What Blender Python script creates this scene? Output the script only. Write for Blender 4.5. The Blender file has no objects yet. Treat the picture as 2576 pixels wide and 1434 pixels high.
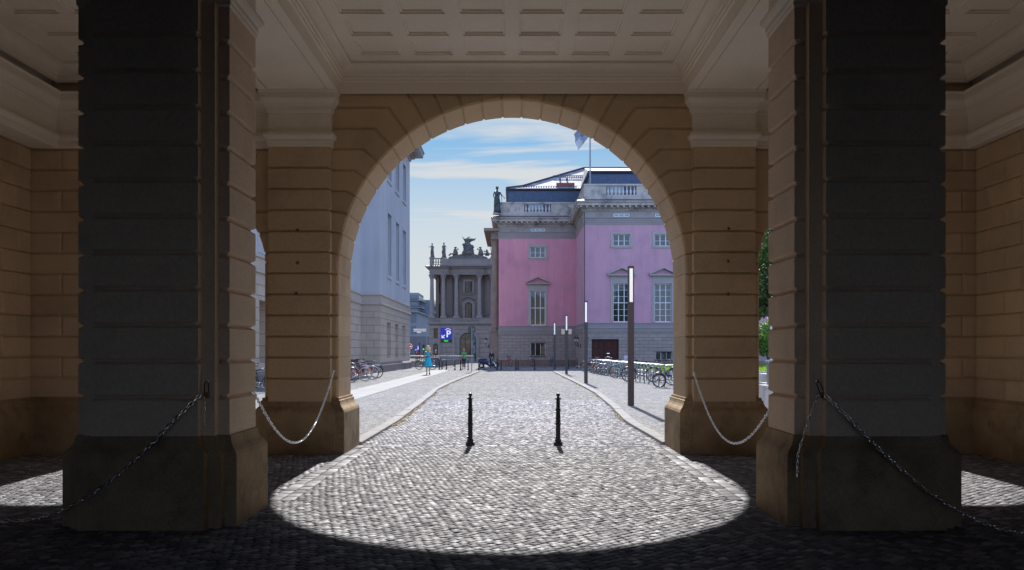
import bpy, bmesh, math, random
from math import sin, cos, pi, radians, sqrt, atan2
from mathutils import Vector, Matrix
import numpy as np
random.seed(7)
S = bpy.context.scene
C = S.collection
F = 2150.0
def W(dx, Y): return (dx-1288.0)/F*Y          # lateral metres of a photo column at distance Y
def Z(dy, Y): return 1.5+(883.0-dy)/F*Y       # height of a photo row at distance Y

# ---------------------------------------------------------------- mesh builder
class MB:
    def __init__(s): s.v=[]; s.f=[]; s.m=[]; s.cur=0
    def add(s, vs, fs):
        o=len(s.v); s.v+= [tuple(p) for p in vs]
        s.f+= [tuple(i+o for i in f) for f in fs]; s.m+=[s.cur]*len(fs); return s
    def box(s,x0,x1,y0,y1,z0,z1):
        if x0>x1:x0,x1=x1,x0
        if y0>y1:y0,y1=y1,y0
        if z0>z1:z0,z1=z1,z0
        return s.add([(x0,y0,z0),(x1,y0,z0),(x1,y1,z0),(x0,y1,z0),(x0,y0,z1),(x1,y0,z1),(x1,y1,z1),(x0,y1,z1)],
          [(0,3,2,1),(4,5,6,7),(0,1,5,4),(1,2,6,5),(2,3,7,6),(3,0,4,7)])
    def cbox(s,c,d): return s.box(c[0]-d[0]/2,c[0]+d[0]/2,c[1]-d[1]/2,c[1]+d[1]/2,c[2]-d[2]/2,c[2]+d[2]/2)
    def loft(s, rings, closed=True, caps=True):
        n=len(rings[0]); vs=[p for r in rings for p in r]; fs=[]
        for k in range(len(rings)-1):
            for i in range(n if closed else n-1):
                j=(i+1)%n
                fs.append((k*n+i,k*n+j,(k+1)*n+j,(k+1)*n+i))
        if caps and closed:
            fs.append(tuple(reversed(range(n)))); fs.append(tuple((len(rings)-1)*n+i for i in range(n)))
        return s.add(vs,fs)
    def profile_box(s,x0,x1,y0,y1,prof):
        return s.loft([[(x0-o,y0-o,z),(x1+o,y0-o,z),(x1+o,y1+o,z),(x0-o,y1+o,z)] for z,o in prof])
    def lathe(s,c,prof,n=12,caps=True):
        return s.loft([[(c[0]+r*cos(2*pi*i/n),c[1]+r*sin(2*pi*i/n),c[2]+z) for i in range(n)] for r,z in prof],caps=caps)
    def tube(s,pts,r,n=6,closed=False,caps=True):
        P=[Vector(p) for p in pts]; m=len(P); rings=[]
        up=Vector((0,0,1)); prev=None
        for i in range(m):
            a=P[(i-1)%m] if (closed or i>0) else P[i]; b=P[(i+1)%m] if (closed or i<m-1) else P[i]
            t=(b-a)
            if t.length<1e-9: t=Vector((0,0,1))
            t.normalize()
            if prev is None:
                u=t.cross(up); 
                if u.length<1e-3: u=t.cross(Vector((1,0,0)))
            else:
                u=prev-t*prev.dot(t)
                if u.length<1e-6: u=t.cross(up)
            u.normalize(); w=t.cross(u); prev=u
            rr=r[i] if isinstance(r,(list,tuple)) else r
            rings.append([tuple(P[i]+u*rr*cos(2*pi*k/n)+w*rr*sin(2*pi*k/n)) for k in range(n)])
        if closed:
            rings.append(rings[0]); return s.loft(rings,caps=False)
        return s.loft(rings,caps=caps)
    def ring(s,c,R,r,axis='y',n=24,k=6,a0=0,a1=2*pi):
        full=abs(a1-a0-2*pi)<1e-6; pts=[]
        for i in range(n if full else n+1):
            a=a0+(a1-a0)*i/n
            if axis=='y': pts.append((c[0]+R*cos(a),c[1],c[2]+R*sin(a)))
            elif axis=='z': pts.append((c[0]+R*cos(a),c[1]+R*sin(a),c[2]))
            else: pts.append((c[0],c[1]+R*cos(a),c[2]+R*sin(a)))
        return s.tube(pts,r,k,closed=full)
    def sphere(s,c,r,n=10,m=7,sc=(1,1,1)):
        prof=[(max(1e-4,r*sin(pi*i/m)),-r*cos(pi*i/m)) for i in range(m+1)]
        return s.loft([[(c[0]+sc[0]*q*cos(2*pi*i/n),c[1]+sc[1]*q*sin(2*pi*i/n),c[2]+sc[2]*z) for i in range(n)] for q,z in prof])
    def prism_y(s,poly,y0,y1):   # poly of (x,z)
        return s.loft([[(x,y0,z) for x,z in poly],[(x,y1,z) for x,z in poly]])
    def prism_z(s,poly,z0,z1):
        return s.loft([[(x,y,z0) for x,y in poly],[(x,y,z1) for x,y in poly]])
    def build(s,name,mat=None,parent=None,smooth=False,fix=True,loc=None,rotz=0,xf=None):
        me=bpy.data.meshes.new(name)
        vs=s.v
        if xf is not None: vs=[tuple(xf@Vector(p)) for p in vs]
        me.from_pydata(vs,[],s.f)
        mats=mat if isinstance(mat,(list,tuple)) else [mat]
        for m_ in mats: me.materials.append(m_)
        if len(mats)>1: me.polygons.foreach_set('material_index',s.m)
        if fix:
            bm=bmesh.new(); bm.from_mesh(me); bmesh.ops.recalc_face_normals(bm,faces=bm.faces); bm.to_mesh(me); bm.free()
        if smooth: me.polygons.foreach_set('use_smooth',[True]*len(me.polygons))
        me.update()
        o=bpy.data.objects.new(name,me); C.objects.link(o)
        if parent is not None: o.parent=parent
        if loc is not None: o.location=loc
        o.rotation_euler[2]=rotz
        return o
def tag(o,label=None,cat=None,group=None,kind=None):
    if label:o['label']=label
    if cat:o['category']=cat
    if group:o['group']=group
    if kind:o['kind']=kind
    return o
def thing(name,label,cat,loc=(0,0,0),rz=0,group=None):
    o=bpy.data.objects.new(name,None); C.objects.link(o); o.location=loc; o.rotation_euler=(0,0,rz)
    o.empty_display_size=.2
    return tag(o,label,cat,group)
def dup(root,loc,rz=None,label=None):
    r=root.copy(); C.objects.link(r); r.location=loc
    if rz is not None: r.rotation_euler=(0,0,rz)
    if label: r['label']=label
    for ch in [o for o in C.objects if o.parent is root]:
        c=ch.copy(); C.objects.link(c); c.parent=r
        for g in [o for o in C.objects if o.parent is ch]:
            d=g.copy(); C.objects.link(d); d.parent=c
    return r
def inset_poly(poly,d):
    n=len(poly); A=sum(poly[i][0]*poly[(i+1)%n][1]-poly[(i+1)%n][0]*poly[i][1] for i in range(n))
    sg=1 if A>0 else -1; out=[]
    for i in range(n):
        p=Vector(poly[i-1]);q=Vector(poly[i]);r=Vector(poly[(i+1)%n])
        a=(q-p).normalized(); b=(r-q).normalized()
        na=Vector((-a.y,a.x))*sg; nb=Vector((-b.y,b.x))*sg
        m=na+nb; L=m.length
        if L<1e-6: out.append(tuple(q+na*d)); continue
        m/=L; k=min(d/max(.3,m.dot(na)),d*2.5)
        out.append(tuple(q+m*k))
    return out
def sweep(mb,path,prof,closed=False):
    """path (x,y) list; prof (offset,z), offset to the right of travel"""
    P=[Vector(p) for p in path]; n=len(P); rings=[]
    for i in range(n):
        if closed or 0<i<n-1:
            a=(P[i]-P[i-1]).normalized(); b=(P[(i+1)%n]-P[i]).normalized()
        elif i==0: a=b=(P[1]-P[0]).normalized()
        else: a=b=(P[-1]-P[-2]).normalized()
        na=Vector((a.y,-a.x)); nb=Vector((b.y,-b.x)); m=(na+nb).normalized(); k=1/max(.3,m.dot(na))
        rings.append([(P[i].x+m.x*k*o,P[i].y+m.y*k*o,z) for o,z in prof])
    if closed: rings.append(rings[0])
    return mb.loft(rings,closed=True,caps=not closed)

# ---------------------------------------------------------------- materials
def new_mat(name):
    m=bpy.data.materials.new(name); m.use_nodes=True; nt=m.node_tree; nt.nodes.clear()
    out=nt.nodes.new('ShaderNodeOutputMaterial'); b=nt.nodes.new('ShaderNodeBsdfPrincipled')
    nt.links.new(b.outputs[0],out.inputs[0]); return m,nt,b
def setc(b,c,rough=.7,metal=0,spec=None):
    b.inputs['Base Color'].default_value=(*c,1); b.inputs['Roughness'].default_value=rough; b.inputs['Metallic'].default_value=metal
    if spec is not None: b.inputs['Specular IOR Level'].default_value=spec
def plain(name,c,rough=.6,metal=0,spec=None,emit=None,es=1):
    m,nt,b=new_mat(name); setc(b,c,rough,metal,spec)
    if emit: b.inputs['Emission Color'].default_value=(*emit,1); b.inputs['Emission Strength'].default_value=es
    return m
def N(nt,t,**k):
    n=nt.nodes.new(t)
    for a,v in k.items(): setattr(n,a,v)
    return n
def stone(name,c,c2=None,rough=.85,scale=1.5,var=.35,grain=60,bump=.15,fine=.12,dirt=None,dirt_scale=1.2,dirt_amt=.5,bd=.004,isl=0,streak=0):
    """plaster / stone: large soft patches, fine grain, optional dirt patches"""
    m,nt,b=new_mat(name); L=nt.links.new
    tc=N(nt,'ShaderNodeTexCoord')
    geo=N(nt,'ShaderNodeNewGeometry')
    pos=geo.outputs['Position']
    n1=N(nt,'ShaderNodeTexNoise'); n1.inputs['Scale'].default_value=scale; n1.inputs['Detail'].default_value=6; n1.inputs['Roughness'].default_value=.6
    L(pos,n1.inputs['Vector'])
    c2=c2 or tuple(x*(1-var) for x in c)
    r1=N(nt,'ShaderNodeValToRGB'); r1.color_ramp.elements[0].position=.3; r1.color_ramp.elements[1].position=.7
    r1.color_ramp.elements[0].color=(*c2,1); r1.color_ramp.elements[1].color=(*c,1); L(n1.outputs[0],r1.inputs[0])
    n2=N(nt,'ShaderNodeTexNoise'); n2.inputs['Scale'].default_value=grain; n2.inputs['Detail'].default_value=3; L(pos,n2.inputs['Vector'])
    mx=N(nt,'ShaderNodeMix',data_type='RGBA',blend_type='MULTIPLY'); mx.inputs[0].default_value=1
    mr=N(nt,'ShaderNodeMapRange'); mr.inputs['From Min'].default_value=.3; mr.inputs['From Max'].default_value=.7
    mr.inputs['To Min'].default_value=1-fine; mr.inputs['To Max'].default_value=1+fine; L(n2.outputs[0],mr.inputs[0])
    L(r1.outputs[0],mx.inputs[6]); L(mr.outputs[0],mx.inputs[7]); col=mx.outputs[2]
    if isl:
        ir=N(nt,'ShaderNodeMapRange'); ir.inputs['To Min'].default_value=1-isl; ir.inputs['To Max'].default_value=1+isl*.5; L(geo.outputs['Random Per Island'],ir.inputs[0])
        mi=N(nt,'ShaderNodeMix',data_type='RGBA',blend_type='MULTIPLY'); mi.inputs[0].default_value=1; L(col,mi.inputs[6]); L(ir.outputs[0],mi.inputs[7]); col=mi.outputs[2]
    if dirt:
        n3=N(nt,'ShaderNodeTexNoise'); n3.inputs['Scale'].default_value=dirt_scale; n3.inputs['Detail'].default_value=8; n3.inputs['Roughness'].default_value=.68
        L(pos,n3.inputs['Vector'])
        r3=N(nt,'ShaderNodeMapRange'); r3.inputs['From Min'].default_value=.5; r3.inputs['From Max'].default_value=.68; r3.inputs['To Max'].default_value=dirt_amt
        L(n3.outputs[0],r3.inputs[0])
        m3=N(nt,'ShaderNodeMix',data_type='RGBA'); L(r3.outputs[0],m3.inputs[0]); L(col,m3.inputs[6]); m3.inputs[7].default_value=(*dirt,1); col=m3.outputs[2]
    if streak:   # rain streaks: noise stretched vertically, and broad faded patches
        mp=N(nt,'ShaderNodeMapping'); mp.inputs['Scale'].default_value=(2.2,2.2,.22); L(pos,mp.inputs[0])
        ns=N(nt,'ShaderNodeTexNoise'); ns.inputs['Scale'].default_value=1.0; ns.inputs['Detail'].default_value=6; ns.inputs['Roughness'].default_value=.65; L(mp.outputs[0],ns.inputs['Vector'])
        ms_=N(nt,'ShaderNodeMapRange'); ms_.inputs['From Min'].default_value=.35; ms_.inputs['From Max'].default_value=.7; ms_.inputs['To Min'].default_value=1+streak*.6; ms_.inputs['To Max'].default_value=1-streak; L(ns.outputs[0],ms_.inputs[0])
        mk_=N(nt,'ShaderNodeMix',data_type='RGBA',blend_type='MULTIPLY'); mk_.inputs[0].default_value=1; L(col,mk_.inputs[6]); L(ms_.outputs[0],mk_.inputs[7]); col=mk_.outputs[2]
    L(col,b.inputs['Base Color']); b.inputs['Roughness'].default_value=rough; b.inputs['Specular IOR Level'].default_value=.25
    bp=N(nt,'ShaderNodeBump'); bp.inputs['Strength'].default_value=bump; bp.inputs['Distance'].default_value=bd
    L(n2.outputs[0],bp.inputs['Height']); L(bp.outputs[0],b.inputs['Normal'])
    m['col']=0
    return m
def ashlar(name,c,mortar,w,h,off=(0,0,0),var=.12,rough=.85,ms=.012,axis='xz',bump=.6):
    m,nt,b=new_mat(name); L=nt.links.new
    geo=N(nt,'ShaderNodeNewGeometry'); sp=N(nt,'ShaderNodeSeparateXYZ'); cb=N(nt,'ShaderNodeCombineXYZ'); L(geo.outputs['Position'],sp.inputs[0])
    # x+y as horizontal coordinate: continuous round right-angled corners
    ad=N(nt,'ShaderNodeMath',operation='ADD'); L(sp.outputs[0],ad.inputs[0]); L(sp.outputs[1],ad.inputs[1])
    L(ad.outputs[0],cb.inputs[0]); L(sp.outputs[2],cb.inputs[1])
    mp=N(nt,'ShaderNodeMapping'); mp.inputs['Location'].default_value=off; L(cb.outputs[0],mp.inputs[0])
    br=N(nt,'ShaderNodeTexBrick'); L(mp.outputs[0],br.inputs[0]); br.inputs['Scale'].default_value=1
    br.inputs['Color1'].default_value=(*c,1); br.inputs['Color2'].default_value=(*[x*(1-var) for x in c],1); br.inputs['Mortar'].default_value=(*mortar,1)
    br.inputs['Mortar Size'].default_value=ms; br.inputs['Brick Width'].default_value=w; br.inputs['Row Height'].default_value=h; br.inputs['Mortar Smooth'].default_value=.3
    n=N(nt,'ShaderNodeTexNoise'); n.inputs['Scale'].default_value=2; n.inputs['Detail'].default_value=8; L(geo.outputs['Position'],n.inputs['Vector'])
    mr=N(nt,'ShaderNodeMapRange'); mr.inputs['To Min'].default_value=.8; mr.inputs['To Max'].default_value=1.2; L(n.outputs[0],mr.inputs[0])
    mx=N(nt,'ShaderNodeMix',data_type='RGBA',blend_type='MULTIPLY'); mx.inputs[0].default_value=1; L(br.outputs[0],mx.inputs[6]); L(mr.outputs[0],mx.inputs[7])
    L(mx.outputs[2],b.inputs['Base Color']); b.inputs['Roughness'].default_value=rough
    bp=N(nt,'ShaderNodeBump',invert=True); bp.inputs['Strength'].default_value=bump; bp.inputs['Distance'].default_value=.02; L(br.outputs['Fac'],bp.inputs['Height']); L(bp.outputs[0],b.inputs['Normal'])
    return m
M={}
M['ochre']=stone('ochre_plaster',(.65,.475,.30),(.57,.415,.26),scale=.8,grain=45,bump=.3,fine=.10,isl=.13,dirt=(.33,.23,.14),dirt_scale=.9,dirt_amt=.45)
M['pier']=stone('ochre_pier_plaster',(.80,.62,.45),(.73,.56,.40),scale=.9,grain=45,bump=.3,fine=.10,dirt=(.48,.38,.28),dirt_scale=1.1,dirt_amt=.45)
M['cream']=stone('cream_plaster',(.87,.775,.655),(.83,.735,.615),scale=.7,grain=50,bump=.15,fine=.05,dirt=(.66,.58,.47),dirt_scale=.8,dirt_amt=.4)
M['sandstone']=stone('weathered_sandstone',(.46,.33,.19),(.30,.20,.11),scale=2.2,grain=80,bump=.6,fine=.22,dirt=(.07,.055,.04),dirt_scale=3.0,dirt_amt=.5,bd=.008)
M['glass']=plain('window_glass',(.02,.03,.035),.05,0,.9)
M['white']=plain('white_window_paint',(.72,.72,.68),.4)
M['iron']=plain('dark_cast_iron',(.018,.017,.02),.35,.2)
M['galv']=plain('galvanised_steel',(.95,.97,1.0),.14,1)
M['post']=plain('dark_bronze_post_paint',(.055,.05,.048),.45,.3)
# ================================================================ GATEHOUSE
G=thing('gatehouse','ochre rusticated passage building with three arches, heavy stone piers and coffered cream ceiling','passage building',(0,0,0))
CH=.3067; Z0=.80; ZC=Z0+12*CH; SPR=Z0+6*CH; R=2.56; YW0=12.6; YW1=13.6
def coursed(mb,x0,x1,y0,y1,z0=Z0,n=12,g=.036,c=.027,ztop=None):
    prof=[(z0-.05,0)]
    for k in range(1,n):
        z=z0+k*CH; prof+=[(z-c,0),(z-.004,-g),(z+.004,-g),(z+c,0)]
    prof.append((ztop or z0+n*CH,0))
    mb.profile_box(x0,x1,y0,y1,prof)
CAP=[(4.48,0),(4.485,.004),(4.50,.012),(4.53,.012),(4.54,.022),(4.585,.022),(4.60,.04),(4.615,.055),(4.64,.066),(4.665,.06),(4.685,.045),(4.69,.012),
     (4.70,.0),(4.97,.0),(4.985,.014),(5.0,.014),(5.01,.03),(5.03,.03),(5.06,.035),(5.10,.055),(5.14,.088),(5.15,.10),(5.165,.105),(5.25,.105),(5.262,.118),(5.285,.122)]
PL=[(0,0),(.60,0),(.615,-.004),(.64,-.012),(.665,-.03),(.69,-.052),(.72,-.066),(.75,-.072),(.775,-.074),(.78,-.092),(.80,-.092),(.815,-.094)]
def pier(sx,y_main0,y_main1,name,main_only=False):
    cx=3.1*sx
    e=bpy.data.objects.new(name,None); C.objects.link(e); e.parent=G
    b=MB(); 
    if main_only: # engaged pilaster
        coursed(b,cx-.452,cx+.452,y_main0,y_main1)
    else:
        coursed(b,cx-.655,cx+.655,7.40,8.15)
        b.profile_box(cx-.56,cx+.56,7.305,8.245,[(.75,0),(4.48,0)])
        coursed(b,cx-.452,cx+.452,7.21,8.34)
    b.build('shaft',M['pier'] if not main_only else M['ochre'],e)
    p=MB()
    if main_only:
        p.profile_box(cx-.452-.075,cx+.452+.075,y_main0-.075,y_main1,[(z*.985,o) for z,o in PL])
        p.profile_box(cx-.655+.0,cx+.655,YW0-.16,YW1+.1,PL)
    else:
        p.profile_box(cx-.655-.09,cx+.655+.09,7.31,8.24,[(z*.995,o) for z,o in PL])
        p.profile_box(cx-.56-.08,cx+.56+.08,7.225,8.325,[(z,o) for z,o in PL])
        p.profile_box(cx-.452-.08,cx+.452+.08,7.13,8.42,[(z*1.005,o) for z,o in PL])
    p.build('plinth',M['sandstone'],e)
    k=MB()
    if main_only: k.profile_box(cx-.452,cx+.452,y_main0,YW0+.05,CAP)
    else:
        k.profile_box(cx-.655,cx+.655,7.40,8.15,[(z-.003,o) for z,o in CAP])
        k.profile_box(cx-.452,cx+.452,7.21,8.34,CAP)
    k.build('capital',M['cream'],e)
    return e
pier(-1,7.21,8.34,'pier'); pier(1,7.21,8.34,'pier')
pier(-1,12.45,12.7,'pilaster',True); pier(1,12.45,12.7,'pilaster',True)

# ---- arched wall made of bevelled stones
def stones_front(mb,poly,y0=YW0,y1=YW1,c=.03):
    p0=inset_poly(poly,.001); p1=inset_poly(poly,c)
    mb.loft([[(x,y0,z) for x,z in p1],[(x,y0+c,z) for x,z in p0],[(x,y1-c,z) for x,z in p0],[(x,y1,z) for x,z in p1]])
def arc(cx,cz,r,a0,a1,n,sx):   # angles from the springing, sx=-1 left side
    return [(cx+sx*r*cos(a0+(a1-a0)*i/n),cz+r*sin(a0+(a1-a0)*i/n)) for i in range(n+1)]
def zc(k): return Z0+k*CH
def arch(mb,cx,r,spr,th,zk,xo_l,xo_r,ztop,nkey,da):
    """th: joint angles up to the last joint before the keystone; zk: course height met by joint i (None = radial to the top)"""
    for sx,xo in ((-1,xo_l),(1,xo_r)):
        prev=None
        for i in range(len(th)+0):
            pass
        joints=[(0.0,spr)]+list(zip(th,zk))
        for i in range(len(joints)-1):
            a0,z0=joints[i]; a1,z1=joints[i+1]
            A=arc(cx,spr,r,a0+da,a1-da,4,sx)
            g0=(cx+sx*(r+.02)*cos(a0+.0),spr+(r+.02)*sin(a0)); g1=(cx+sx*(r+.02)*cos(a1),spr+(r+.02)*sin(a1))
            inner=[g0]+A+[g1]
            def elbow(a,z):
                if a<=0: return []
                rho=(z-spr)/sin(a)
                return [(cx+sx*rho*cos(a),z)] if rho>r+.03 else []
            if z1 is not None:
                poly=[(xo,z0)]+elbow(a0,z0)+inner+elbow(a1,z1)+[(xo,z1)]
            elif z0 is not None:   # first radial stone
                rho=(ztop-spr)/sin(a1)
                poly=[(xo,z0)]+elbow(a0,z0)+inner+[(cx+sx*rho*cos(a1),ztop),(xo,ztop)]
            else:
                r0=(ztop-spr)/sin(a0); r1=(ztop-spr)/sin(a1)
                poly=[(cx+sx*r0*cos(a0),ztop)]+inner+[(cx+sx*r1*cos(a1),ztop)]
            stones_front(mb,poly)
    a=th[-1]; rr=(ztop-spr)/sin(a)
    A=[(cx-r*cos(a+da+(pi-2*a-2*da)*i/4),spr+r*sin(a+da+(pi-2*a-2*da)*i/4)) for i in range(5)]
    g=(cx-(r+.02)*cos(a),spr+(r+.02)*sin(a)); g2=(cx+(r+.02)*cos(a),g[1])
    stones_front(mb,[(cx-rr*cos(a),ztop),g]+A+[g2,(cx+rr*cos(a),ztop)])
aw=MB()
st=pi/27
th=[st*i for i in range(1,14)]; zk=[zc(6+i) for i in range(1,9)]+[None]*5
arch(aw,0,R,SPR,th,zk,-3.1,3.1,5.33,13,.009)
SX=4.65; SR=1.0; SS=2.80
ths=[radians(a) for a in (8.2,25.5,43,61,81)]
for s in (-1,1):
    xi=3.1*s; xo=5.95*s
    arch(aw,SX*s,SR,SS,ths,[zc(7),zc(8),zc(9),None,None],min(xi,xo),max(xi,xo),4.47,0,.03)
    # jamb courses below springings
    for k in range(6):
        stones_front(aw,[(R*s,zc(k)+(-.03 if k==0 else 0)),(3.1*s,zc(k)),(3.1*s,zc(k+1)),(R*s,zc(k+1))])
        stones_front(aw,[(3.11*s,zc(k)),(3.65*s,zc(k)),(3.65*s,zc(k+1)),(3.11*s,zc(k+1))])
    stones_front(aw,[(3.11*s,SPR),(3.65*s,SPR),(3.65*s,SS),(3.11*s,SS)])
    xw=-7.5 if s<0 else 7.3
    jx=6.65*s
    for k in range(12):
        z0,z1=zc(k),zc(k+1)
        xin=(5.65*s if k<6 else 5.95*s)
        if k==11: z1=4.47
        if k%2: 
            stones_front(aw,[(xin,z0),(jx,z0),(jx,z1),(xin,z1)]); stones_front(aw,[(jx,z0),(xw,z0),(xw,z1),(jx,z1)])
        else: stones_front(aw,[(xin,z0),(xw,z0),(xw,z1),(xin,z1)])
    stones_front(aw,[(5.65*s,SPR),(5.95*s,SPR),(5.95*s,SS),(5.65*s,SS)])
aw.build('arch_wall',M['ochre'],G)
# solid core behind the bevelled stones
core=MB()
def core_arch(cx,r,spr,x0,x1,zt):
    n=28; pts=[(cx-r*cos(pi*i/n),spr+r*sin(pi*i/n)) for i in range(n+1)]
    for i in range(n):
        (xa,za),(xb,zb)=pts[i],pts[i+1]
        core.loft([[(xa,YW0+.03,za),(xb,YW0+.03,zb),(xb,YW0+.03,zt),(xa,YW0+.03,zt)],[(xa,YW1-.03,za),(xb,YW1-.03,zb),(xb,YW1-.03,zt),(xa,YW1-.03,zt)]],caps=True)
core_arch(0,R+.035,SPR,0,0,5.3)
for s in (-1,1): core_arch(SX*s,SR+.035,SS,0,0,4.46)
y0,y1=YW0+.03,YW1-.03
for s in (-1,1):
    core.box((R+.035)*s,(SX-SR-.035)*s,y0,y1,0,5.3)
    core.box((SX+SR+.035)*s,8.0*s,y0,y1,0,4.46)
    core.box((SX-SR-.035)*s,8.0*s,y0,y1,4.46,7)
core.box(-3.6,3.6,y0,y1,5.31,7)
core.build('wall_core',M['ochre'],G)
# wall plinths
for s,xw in ((-1,7.08),(1,6.83)):
    wp=MB()
    wp.profile_box(min(5.56*s,8*s),max(5.56*s,8*s),YW0-.09,YW1+.1,PL)
    wp.profile_box(min((xw-.09)*s,8*s),max((xw-.09)*s,8*s),-6,YW0+.2,[(z+.002,o) for z,o in PL])
    wp.build('plinth',M['sandstone'],G)
# side walls with running bond blocks
for s,xw,nm in ((-1,7.08,'l'),(1,6.83,'r')):
    b=MB(); x=xw*s; xb=(xw+.5)*s
    for k in range(12):
        z0,z1=zc(k),zc(k+1); j=YW0-(.34 if k%2 else .74); ys=[YW0]
        while j>8.5: ys.append(j); j-=.80
        ys+= [8.5,-6]
        for i in range(len(ys)-1):
            a,c_=ys[i+1],ys[i]; c=.028
            rr=[]
            for dx,ii in ((0,c),(c*s,.001),(.3*s,.001)):
                rr.append([(x+dx,a+ii,z0+ii),(x+dx,c_-ii,z0+ii),(x+dx,c_-ii,z1-ii),(x+dx,a+ii,z1-ii)])
            b.loft(rr)
    b.box(x+.03*s,xb,-6.2,YW0+.05,0,7)
    b.build('side_wall',M['ochre'],G)
# beams between pier and pilaster (soffit panel)
for s in (-1,1):
    b=MB(); xa,xb=2.53*s,3.675*s
    b.box(xa,xb,8.1,12.62,5.30,6.2)
    b.box(xa,xa+.13*s,8.1,12.6,5.28,5.3); b.box(xb,xb-.13*s,8.1,12.6,5.28,5.3)
    b.box(xa+.13*s,xb-.13*s,12.38,12.6,5.28,5.3)
    b.box(xa+.15*s,xb-.15*s,8.3,12.36,5.284,5.302)
    b.build('beam',M['cream'],G)
b=MB(); b.box(-7.5,7.5,7.33,8.22,5.287,6.2); b.build('lintel',M['cream'],G)
# ceilings
def ceiling(x0,x1,y0,y1,zf0,cols,rows,zoff=5.60):
    b=MB()
    prof=[(0,zf0),(0,5.446),(.03,5.452),(.03,5.488),(.05,5.494),(.05,5.538),(.07,5.545)]
    for i in range(1,7):
        a=i/6*pi/2; prof.append((.07+.11*(1-cos(a)),5.545+.118*sin(a)))
    prof+=[(.19,5.663),(.19,5.70),(.24,5.705),(.24,5.69)]
    rings=[[(x0+o,y0+o,z),(x1-o,y0+o,z),(x1-o,y1-o,z),(x0+o,y1-o,z)] for o,z in prof]
    b.loft(rings,caps=False)
    o=.24; X0,X1,Y0,Y1=x0+o,x1-o,y0+o,y1-o; z=5.69
    xs=sorted(set([X0,X1]+[c for ab in cols for c in ab])); ys=sorted(set([Y0,Y1]+[c for ab in rows for c in ab]))
    for i in range(len(xs)-1):
        for j in range(len(ys)-1):
            a,c_,d,e=xs[i],xs[i+1],ys[j],ys[j+1]
            co=any(abs(a-q[0])<1e-6 and abs(c_-q[1])<1e-6 for q in cols) and any(abs(d-q[0])<1e-6 and abs(e-q[1])<1e-6 for q in rows)
            if not co: b.add([(a,d,z),(c_,d,z),(c_,e,z),(a,e,z)],[(0,1,2,3)])
            else:
                rr=[]
                for ins,zz in ((0,z),(.003,z+.02),(.028,z+.02),(.030,z+.042)):
                    rr.append([(a+ins,d+ins,zz),(c_-ins,d+ins,zz),(c_-ins,e-ins,zz),(a+ins,e-ins,zz)])
                b.loft(rr,caps=False); b.add(rr[-1],[(0,1,2,3)])
    return b.build('ceiling',M['cream'],G,fix=False)
pw=.743; w_=.556
cols=[(-2.1355+pw*i,-2.1355+pw*i+w_) for i in range(6)]
rows=[(12.11-pw*i-w_,12.11-pw*i) for i in range(5)]
ceiling(-2.522,2.522,8.2,12.56,5.28,cols,rows)
for s in (-1,1):
    cs=[(5.62,6.19),(4.88,5.45),(4.14,4.71)]
    cs=[(min(a*s,c*s),max(a*s,c*s)) for a,c in cs]
    xe=6.69*s; xb=3.675*s
    ceiling(min(xe,xb+.008*s),max(xe,xb+.008*s),8.2,12.56,5.44,cs,rows)
# side bay entablature
for s,xw,xf in ((-1,7.08,6.69),(1,6.83,6.70)):
    b=MB()
    path=[(3.2*s,12.57),(xf*s,12.57),(xf*s,8.0)]
    prof=[(o,z) for z,o in CAP]
    back=.45
    prof=[(-back,4.50)]+[(o+.0,z) for z,o in CAP]+[(.06,5.29),(-back,5.29)]
    if s<0: path=path[::-1]; 
    # inward (towards the bay) must be the right side of travel
    if s<0: path=[(3.2*s,12.57),(xf*s,12.57),(xf*s,8.0)]; prof=[(-o,z) for o,z in prof]
    sweep(b,path,prof)
    # dark recess above the cornice
    b.box(3.7*s,(xf+.3)*s,12.66,12.7,5.2,5.8); b.box((xf+.10)*s,(xf+.2)*s,8.2,12.7,5.2,5.8)
    b.build('entablature',M['cream'],G)
# roof slab; unseen dark hall lining added behind the camera to dim pier fronts
b=MB(); b.box(-8,8,-6.5,13.6,7.0,12); b.build('upper_storey',stone('grey_upper_plaster',(.35,.34,.33),scale=.5),G)
M['absorber']=stone('dark_bounce_absorber',(.02,.022,.03),scale=2)  # added unseen surface, dark only to cut warm bounce onto the pier fronts
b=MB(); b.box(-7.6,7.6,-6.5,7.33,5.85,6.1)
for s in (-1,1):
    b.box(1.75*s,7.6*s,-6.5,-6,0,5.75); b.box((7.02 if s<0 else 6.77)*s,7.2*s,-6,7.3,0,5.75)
b.box(-1.75,1.75,-6.5,-6,3.6,5.75)  # gap below is sized for the bluish fill it lets in
b.build('unseen_dark_lining',M['absorber'],G)
# near side piers where the chains end
for s in (-1,1):
    e=bpy.data.objects.new('engaged_pier',None); C.objects.link(e); e.parent=G
    b=MB(); coursed(b,min(5.85*s,7.2*s),max(5.85*s,7.2*s),7.36,8.15); b.build('shaft',M['pier'],e)
    b=MB(); b.profile_box(min(5.75*s,7.2*s),max(5.75*s,7.2*s),7.27,8.24,PL); b.build('plinth',M['sandstone'],e)
    b=MB(); b.profile_box(min(5.85*s,7.2*s),max(5.85*s,7.2*s),7.36,8.15,CAP); b.build('capital',M['cream'],e)
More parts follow.
